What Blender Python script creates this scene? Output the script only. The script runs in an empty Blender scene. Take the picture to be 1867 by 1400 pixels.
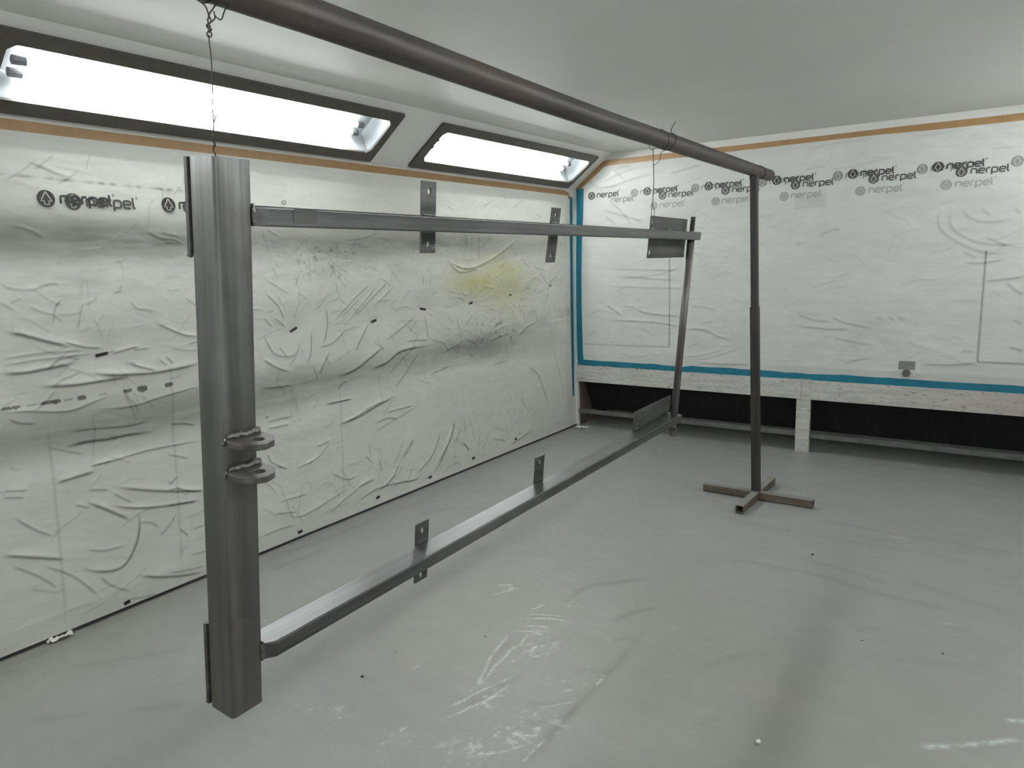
import bpy, bmesh, math, random
import numpy as np
from mathutils import Vector, Matrix
from mathutils.geometry import tessellate_polygon

sc = bpy.context.scene
COL = sc.collection
rnd = random.Random(7)
nrng = np.random.RandomState(11)

# ---------------------------------------------------------------- camera
cam = bpy.data.cameras.new('camera')
cam.sensor_fit = 'HORIZONTAL'; cam.sensor_width = 36.0
cam.lens = 1310.866 / 1867 * 36.0
cam.clip_start = 0.02; cam.clip_end = 60
camo = bpy.data.objects.new('camera', cam); COL.objects.link(camo)
VX = np.array([-1000 - 933.5, -(531 - 700.), -1310.866]); VX = -VX / np.linalg.norm(VX)
VY = np.array([1844 - 933.5, -(451 - 700.), -1310.866]); VY = VY / np.linalg.norm(VY)
VZ = np.cross(VX, VY)
Rm = Matrix([list(VX), list(VY), list(VZ)])
mw = Rm.to_4x4(); mw.translation = Vector((0, 0, 1.6))
camo.matrix_world = mw
sc.camera = camo

# ---------------------------------------------------------------- world, exposure
w = bpy.data.worlds.new('world'); sc.world = w; w.use_nodes = True
w.node_tree.nodes['Background'].inputs[0].default_value = (0.5, 0.52, 0.5, 1)
w.node_tree.nodes['Background'].inputs[1].default_value = 0.02
sc.view_settings.view_transform = 'Standard'
sc.view_settings.look = 'None'
sc.view_settings.gamma = 1.0
sc.view_settings.use_curve_mapping = False
sc.view_settings.exposure = 0.0
TUBE_STRENGTH = 73.0

# ---------------------------------------------------------------- materials
def nt(name):
    m = bpy.data.materials.new(name); m.use_nodes = True
    return m, m.node_tree, m.node_tree.nodes['Principled BSDF']
def N(t, kind, **kw):
    n = t.nodes.new(kind)
    for k, v in kw.items():
        if hasattr(n, k): setattr(n, k, v)
        else: n.inputs[k].default_value = v
    return n
def noise(t, scale, vec=None, detail=5, rough=.6, mapping=None):
    n = N(t, 'ShaderNodeTexNoise'); n.inputs['Scale'].default_value = scale
    n.inputs['Detail'].default_value = detail; n.inputs['Roughness'].default_value = rough
    tc = N(t, 'ShaderNodeTexCoord')
    mp = N(t, 'ShaderNodeMapping'); mp.inputs['Scale'].default_value = mapping or (1, 1, 1)
    t.links.new(tc.outputs[vec or 'Object'], mp.inputs[0]); t.links.new(mp.outputs[0], n.inputs['Vector'])
    return n.outputs['Fac']
def ramp(t, fac, stops):
    r = N(t, 'ShaderNodeValToRGB'); e = r.color_ramp.elements
    while len(e) < len(stops): e.new(.5)
    for el, (p, c) in zip(e, stops):
        el.position = p; el.color = (c, c, c, 1) if isinstance(c, (int, float)) else (*c, 1)
    t.links.new(fac, r.inputs[0]); return r.outputs[0]
def mix(t, fac, a, b, mode='MIX'):
    m = N(t, 'ShaderNodeMix'); m.data_type = 'RGBA'; m.blend_type = mode
    for sock, v in ((m.inputs[0], fac), (m.inputs[6], a), (m.inputs[7], b)):
        if isinstance(v, (int, float)): sock.default_value = v
        elif isinstance(v, tuple): sock.default_value = (*v, 1)
        else: t.links.new(v, sock)
    return m.outputs[2]
def bump(t, b, h, strength=.3, dist=.01):
    n = N(t, 'ShaderNodeBump'); n.inputs['Strength'].default_value = strength; n.inputs['Distance'].default_value = dist
    t.links.new(h, n.inputs['Height']); t.links.new(n.outputs[0], b.inputs['Normal'])
def attr(t, name):
    a = N(t, 'ShaderNodeAttribute'); a.attribute_name = name; return a.outputs['Fac']

def plain(name, col, rough=.5, metal=0., var=0., scale=30.):
    m, t, b = nt(name)
    b.inputs['Roughness'].default_value = rough; b.inputs['Metallic'].default_value = metal
    if var:
        f = noise(t, scale)
        c = mix(t, ramp(t, f, [(.3, 0.), (.7, 1.)]), tuple(x * (1 - var) for x in col), tuple(min(1, x * (1 + var)) for x in col))
        t.links.new(c, b.inputs['Base Color'])
    else: b.inputs['Base Color'].default_value = (*col, 1)
    return m

def steel(name, base, tint, axis, metal=.75, rough=.42, blotch=3.0, tintamt=.6, k=1.0, grade=False, dust=False):
    """mill-finish steel: streaks run along `axis`, brown heat and rust blotches"""
    m, t, b = nt(name)
    mp = [38, 38, 38]; mp[axis] = 1.3
    s1 = noise(t, 1., detail=4, mapping=tuple(mp))
    c = mix(t, ramp(t, s1, [(.3, 0.), (.75, 1.)]), tuple(x * .5 for x in base), tuple(x * 1.45 for x in base))
    bl = noise(t, blotch, detail=4, rough=.55)
    c = mix(t, ramp(t, bl, [(.48, 0.), (.72, tintamt)]), c, tint)
    sp = noise(t, 220., detail=2)
    c = mix(t, ramp(t, sp, [(.68, 0.), (.78, .5)]), c, tuple(x * .3 for x in base))
    if grade:      # the lower half is browner, still carrying mill scale
        tc = N(t, 'ShaderNodeTexCoord'); sx = N(t, 'ShaderNodeSeparateXYZ'); t.links.new(tc.outputs['Object'], sx.inputs[0])
        g = N(t, 'ShaderNodeMapRange'); g.inputs['From Min'].default_value = -.25; g.inputs['From Max'].default_value = -.85
        g.inputs['To Max'].default_value = .78
        t.links.new(sx.outputs[2], g.inputs['Value'])
        c = mix(t, g.outputs[0], c, mix(t, s1, tuple(x * .6 for x in (.15, .135, .12)), (.15, .135, .12)))
        wv = noise(t, 7., detail=2, mapping=(1.6, 1.6, .35)); c = mix(t, ramp(t, wv, [(.35, 0.), (.65, .55)]), c, tuple(x * .45 for x in base))
    if dust:       # grey overspray settled on upward faces
        ge = N(t, 'ShaderNodeNewGeometry'); sx = N(t, 'ShaderNodeSeparateXYZ'); t.links.new(ge.outputs['Normal'], sx.inputs[0])
        g = N(t, 'ShaderNodeMapRange'); g.inputs['From Min'].default_value = .4; g.inputs['From Max'].default_value = .95; g.inputs['To Max'].default_value = .8
        t.links.new(sx.outputs[2], g.inputs['Value']); c = mix(t, g.outputs[0], c, (.22, .22, .205))
    t.links.new(c, b.inputs['Base Color'])
    b.inputs['Metallic'].default_value = metal
    rr = noise(t, 9., detail=5, mapping=tuple(mp))
    r = N(t, 'ShaderNodeMapRange'); r.inputs['To Min'].default_value = rough - .14 * k; r.inputs['To Max'].default_value = rough + .16 * k
    t.links.new(s1, r.inputs['Value']); t.links.new(r.outputs[0], b.inputs['Roughness'])
    bump(t, b, s1, .08, .002)
    return m

M = {}
M['post'] = steel('brushed_steel_post', (.285, .29, .29), (.085, .066, .052), 2, tintamt=.7, rough=.38, grade=True)
M['rail'] = steel('steel_rail', (.15, .152, .152), (.10, .095, .088), 1, rough=.36)
M['plate'] = steel('steel_plate', (.105, .108, .104), (.07, .066, .06), 1, rough=.5, metal=.6)
M['leg'] = steel('steel_leg', (.17, .168, .164), (.10, .075, .062), 2, metal=.5, rough=.5, tintamt=.8)
M['rod'] = plain('threaded_rod', (.12, .118, .115), .5, .6, .5, 120)
M['weld'] = plain('weld_bead', (.17, .165, .155), .42, .8, .5, 140)
M['ear'] = steel('flame_cut_steel', (.135, .128, .122), (.09, .075, .066), 0, metal=.45, rough=.55)
M['pipe'] = steel('brown_black_pipe', (.074, .066, .062), (.092, .066, .048), 1, metal=.3, rough=.5, blotch=1.6, tintamt=.9)
M['stand'] = steel('dark_stand_steel', (.036, .034, .033), (.055, .040, .029), 2, metal=.3, rough=.5, tintamt=.8)
M['foot'] = steel('rusty_foot_tube', (.125, .108, .085), (.13, .082, .05), 0, metal=.2, rough=.6, tintamt=.8, dust=True)
M['wire'] = plain('black_iron_wire', (.035, .033, .032), .5, .6)
M['wirer'] = plain('rusty_wire', (.06, .035, .025), .6, .3)
M['frame'] = plain('lamp_frame_paint', (.085, .078, .066), .45, .1, .18, 8)
M['screw'] = plain('screw_head', (.15, .145, .13), .4, .5)
M['capend'] = plain('lamp_holder', (.10, .10, .11), .4)
M['reveal'] = plain('brown_reveal', (.13, .10, .085), .7, 0, .3, 12)
M['black'] = plain('black_plastic', (.012, .012, .012), .5)
M['dark'] = plain('dark_void_filter', (.010, .010, .011), .85, 0, .4, 60)
M['recess'] = plain('recess_paint', (.10, .10, .10), .7, 0, .3, 20)
M['chip'] = plain('white_paint_chip', (.75, .75, .72), .5)
M['grit'] = plain('dark_grit', (.03, .03, .03), .7)

def paint(name, col, bumpk=.05, rough=.5, var=.05, scale=2.2):
    m, t, b = nt(name)
    f = noise(t, scale, detail=6)
    c = mix(t, ramp(t, f, [(.35, 0.), (.65, 1.)]), tuple(x * (1 - var) for x in col), col)
    s = noise(t, 46., detail=3)
    c = mix(t, ramp(t, s, [(.72, 0.), (.8, .35)]), c, tuple(x * .5 for x in col))
    t.links.new(c, b.inputs['Base Color']); b.inputs['Roughness'].default_value = rough
    bump(t, b, noise(t, 30., detail=4), bumpk, .002)
    return m
M['ceil'] = paint('ceiling_paint', (.76, .765, .73), .04, .55, .05, 1.2)
M['slope'] = paint('slope_paint', (.72, .725, .69), .05, .35)
M['white'] = paint('white_wall_paint', (.68, .69, .65), .05, .5)
M['reflector'] = plain('white_reflector', (.40, .43, .44), .35)

def wood(name):
    m, t, b = nt(name)
    f = noise(t, 3., detail=8, rough=.7, mapping=(1.5, 8, 14))
    c = mix(t, ramp(t, f, [(.35, 0.), (.7, 1.)]), (.38, .375, .35), (.56, .56, .52))
    tc = N(t, 'ShaderNodeTexCoord'); sx = N(t, 'ShaderNodeSeparateXYZ'); t.links.new(tc.outputs['Object'], sx.inputs[0])
    g = N(t, 'ShaderNodeMapRange'); g.inputs['From Min'].default_value = -1.0; g.inputs['From Max'].default_value = .4
    g.inputs['To Max'].default_value = .75
    t.links.new(sx.outputs[0], g.inputs['Value'])
    c = mix(t, g.outputs[0], c, mix(t, f, (.34, .30, .27), (.42, .36, .32)))
    k = noise(t, 24., detail=9, rough=.75, mapping=(1, 1, 2.5))
    c = mix(t, ramp(t, k, [(.57, 0.), (.63, .8)]), c, (.13, .115, .10))
    t.links.new(c, b.inputs['Base Color']); b.inputs['Roughness'].default_value = .65
    bump(t, b, f, .3, .004)
    return m
M['wood'] = wood('chipped_white_board')

def tape(name, col):
    m, t, b = nt(name)
    f = noise(t, 12., detail=4)
    c = mix(t, ramp(t, f, [(.3, 0.), (.7, 1.)]), tuple(x * .86 for x in col), tuple(x * 1.1 for x in col))
    t.links.new(c, b.inputs['Base Color']); b.inputs['Roughness'].default_value = .42
    bump(t, b, noise(t, 60., detail=3, mapping=(1, 1, .3)), .15, .001)
    return m
M['brown'] = tape('brown_masking_tape', (.33, .195, .082))
M['blue'] = tape('blue_masking_tape', (.005, .138, .208))

def film(name, base, rough, fine, fm, shiny=.5):
    """painted-over plastic film; 'dirt', 'yellow' and 'white' are stored on the vertices: stains, and in the first also painted shade"""
    m, t, b = nt(name)
    f = noise(t, 3.1, detail=6)
    c = mix(t, ramp(t, f, [(.3, 0.), (.7, 1.)]), tuple(x * .92 for x in base), tuple(x * 1.03 for x in base))
    g = noise(t, 30., detail=6, rough=.7, mapping=fm)
    c = mix(t, ramp(t, g, [(.60, 0.), (.74, .35)]), c, tuple(x * .45 for x in base))
    k = noise(t, 9., detail=7, rough=.7, mapping=fm)
    c = mix(t, ramp(t, k, [(.38, 0.), (.66, 1.)]), tuple(x * .9 for x in base), c)
    c = mix(t, attr(t, 'dirt_shade'), c, (.105, .11, .095))
    c = mix(t, attr(t, 'yellow'), c, (.50, .48, .17))
    wa = attr(t, 'white'); wn = noise(t, 120., detail=6, rough=.7, mapping=(.7, 1.5, 1))
    ma = N(t, 'ShaderNodeMath', operation='MULTIPLY_ADD'); t.links.new(wn, ma.inputs[0]); ma.inputs[1].default_value = 2.6; ma.inputs[2].default_value = -.95
    mb = N(t, 'ShaderNodeMath', operation='MULTIPLY'); mb.use_clamp = True; t.links.new(wa, mb.inputs[0]); t.links.new(ma.outputs[0], mb.inputs[1])
    ms = N(t, 'ShaderNodeMath', operation='MULTIPLY'); ms.use_clamp = True; t.links.new(mb.outputs[0], ms.inputs[0]); ms.inputs[1].default_value = 2.2
    c = mix(t, ms.outputs[0], c, (.56, .58, .56))
    c = mix(t, attr(t, 'pink'), c, (.42, .30, .27))
    t.links.new(c, b.inputs['Base Color'])
    b.inputs['Roughness'].default_value = rough
    b.inputs['Specular IOR Level'].default_value = shiny
    h = noise(t, 14., detail=9, rough=.65, mapping=fm)
    bump(t, b, h, fine, .012)
    return m
M['film'] = film('plastic_film', (.71, .715, .665), .42, .12, (1, .45, 1.6), .4)
M['filmb'] = film('plastic_film_back', (.62, .63, .60), .40, .10, (.45, 1, 1.6), .4)
M['floor'] = film('floor_grey_paint', (.270, .273, .265), .42, .20, (.6, 1.1, 1), .45)

def ink(name, v): return plain(name, (v, v * .98, v * .95), .5)
M['ink1'] = ink('ink_black', .035); M['ink2'] = ink('ink_grey', .075)
M['ink3'] = ink('ink_pale', .25); M['ink4'] = ink('ink_faint', .34)

# emission for the lamp tubes
m, t, b = nt('lit_tube'); t.nodes.remove(b)
em = N(t, 'ShaderNodeEmission'); em.inputs[0].default_value = (.975, 1.0, .995, 1); em.inputs[1].default_value = TUBE_STRENGTH
t.links.new(em.outputs[0], t.nodes['Material Output'].inputs[0]); M['tube'] = m
# pane: clear glass sheet (transparent with a weak gloss)
m, t, b = nt('clear_pane'); t.nodes.remove(b)
tr = N(t, 'ShaderNodeBsdfTransparent'); tr.inputs[0].default_value = (.95, .95, .95, 1)
gl = N(t, 'ShaderNodeBsdfGlossy'); gl.inputs['Roughness'].default_value = .05
mx = N(t, 'ShaderNodeMixShader'); mx.inputs[0].default_value = .05
t.links.new(tr.outputs[0], mx.inputs[1]); t.links.new(gl.outputs[0], mx.inputs[2])
t.links.new(mx.outputs[0], t.nodes['Material Output'].inputs[0]); M['pane'] = m

# ---------------------------------------------------------------- object helpers
def tag(o, label=None, cat=None, group=None, kind=None):
    if label: o['label'] = label
    if cat: o['category'] = cat
    if group: o['group'] = group
    if kind: o['kind'] = kind
    return o
def mesh(name, vs, fs, mat, parent=None, smooth=False, loc=None):
    me = bpy.data.meshes.new(name); me.from_pydata([tuple(v) for v in vs], [], fs)
    for mm in (mat if isinstance(mat, (list, tuple)) else [mat]): me.materials.append(mm)
    me.update()
    bm = bmesh.new(); bm.from_mesh(me); bmesh.ops.recalc_face_normals(bm, faces=bm.faces); bm.to_mesh(me); bm.free()
    if smooth: me.polygons.foreach_set('use_smooth', [True] * len(me.polygons))
    o = bpy.data.objects.new(name, me); COL.objects.link(o)
    if parent: o.parent = parent
    if loc: o.location = loc
    return o
def empty(name, loc=(0, 0, 0)):
    o = bpy.data.objects.new(name, None); COL.objects.link(o); o.location = loc; o.empty_display_size = .1
    return o
def boxg(a, b):
    x0, y0, z0 = a; x1, y1, z1 = b
    v = [(x0, y0, z0), (x1, y0, z0), (x1, y1, z0), (x0, y1, z0), (x0, y0, z1), (x1, y0, z1), (x1, y1, z1), (x0, y1, z1)]
    f = [(0, 3, 2, 1), (4, 5, 6, 7), (0, 1, 5, 4), (1, 2, 6, 5), (2, 3, 7, 6), (3, 0, 4, 7)]
    return v, f
def box(name, a, b, mat, parent=None, bev=0.):
    v, f = boxg(a, b); o = mesh(name, v, f, mat, parent)
    if bev:
        bm = bmesh.new(); bm.from_mesh(o.data)
        bmesh.ops.bevel(bm, geom=list(bm.edges), offset=bev, segments=2, affect='EDGES', profile=.6)
        bm.to_mesh(o.data); bm.free()
    return o
def join(parts):
    V, F = [], []
    for v, f in parts:
        n = len(V); V += [tuple(p) for p in v]; F += [tuple(i + n for i in q) for q in f]
    return V, F
def prism(outer, holes, d0, d1, tf):
    """extrude a 2D polygon with holes from d0 to d1; tf(u,v,d) -> 3D"""
    loops = [outer] + holes
    flat = [p for l in loops for p in l]
    tris = tessellate_polygon([[Vector((p[0], p[1], 0)) for p in l] for l in loops])
    n = len(flat)
    V = [tf(p[0], p[1], d0) for p in flat] + [tf(p[0], p[1], d1) for p in flat]
    F = [tuple(t_) for t_ in tris] + [tuple(i + n for i in reversed(t_)) for t_ in tris]
    k = 0
    for l in loops:
        m_ = len(l)
        for i in range(m_):
            a, b = k + i, k + (i + 1) % m_
            F.append((a, b, b + n, a + n))
        k += m_
    return V, F
def rrect(u0, v0, u1, v1, r, seg=4):
    pts = []
    for cx, cy, a0 in ((u1 - r, v1 - r, 0), (u0 + r, v1 - r, 90), (u0 + r, v0 + r, 180), (u1 - r, v0 + r, 270)):
        for i in range(seg + 1):
            a = math.radians(a0 + 90 * i / seg); pts.append((cx + r * math.cos(a), cy + r * math.sin(a)))
    return pts
def circ(cx, cy, r, n=20, sx=1., sy=1.):
    return [(cx + r * sx * math.cos(2 * math.pi * i / n), cy + r * sy * math.sin(2 * math.pi * i / n)) for i in range(n)]
def square_tube(axis, lo, hi, c, w_, h_, wall=.004, r=.006):
    """hollow section along axis; c = centre of section in the two other axes, (w_,h_) its size"""
    o_ = rrect(-w_ / 2, -h_ / 2, w_ / 2, h_ / 2, r); i_ = rrect(-w_ / 2 + wall, -h_ / 2 + wall, w_ / 2 - wall, h_ / 2 - wall, max(.001, r - wall * .5))
    def tf(u, v, d):
        u += c[0]; v += c[1]
        return (d, u, v) if axis == 0 else ((u, d, v) if axis == 1 else (u, v, d))
    return prism(o_, [i_], lo, hi, tf)
def sweep(pts, r, n=8, cap=True):
    pts = [Vector(p) for p in pts]; V, F = [], []
    up = None
    for i, p in enumerate(pts):
        d = (pts[min(i + 1, len(pts) - 1)] - pts[max(i - 1, 0)]).normalized()
        if up is None:
            up = d.orthogonal().normalized()
        up = (up - d * up.dot(d)).normalized(); sd = d.cross(up)
        rr = r[i] if isinstance(r, (list, tuple)) else r
        for k in range(n):
            a = 2 * math.pi * k / n; V.append(p + (up * math.cos(a) + sd * math.sin(a)) * rr)
    for i in range(len(pts) - 1):
        for k in range(n):
            a = i * n + k; b = i * n + (k + 1) % n; F.append((a, b, b + n, a + n))
    if cap: F.append(tuple(range(n - 1, -1, -1))); F.append(tuple(range(len(V) - n, len(V))))
    return V, F
def smoothpts(pts, k=5):
    out = []; P = [Vector(p) for p in pts]
    for i in range(len(P) - 1):
        p0, p1, p2, p3 = P[max(0, i - 1)], P[i], P[i + 1], P[min(len(P) - 1, i + 2)]
        for j in range(k):
            t_ = j / k
            out.append(.5 * ((2 * p1) + (p2 - p0) * t_ + (2 * p0 - 5 * p1 + 4 * p2 - p3) * t_ ** 2 + (3 * p1 - p0 - 3 * p2 + p3) * t_ ** 3))
    out.append(P[-1]); return out
def welds(mat, par, *gs):
    for v, f in gs: mesh('weld_bead', v, f, mat, par)
def weldgeo(a, b, r=.004, n=7, step=.006, seed=1):
    rr = random.Random(seed); a = Vector(a); b = Vector(b); L = (b - a).length
    k = max(3, int(L / step)); pts = []; rad = []
    for i in range(k + 1):
        p = a.lerp(b, i / k) + Vector((rr.uniform(-1, 1), rr.uniform(-1, 1), rr.uniform(-1, 1))) * r * .25
        pts.append(p); rad.append(r * rr.uniform(.75, 1.25) * (.6 if i in (0, k) else 1))
    return sweep(pts, rad, n)
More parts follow.
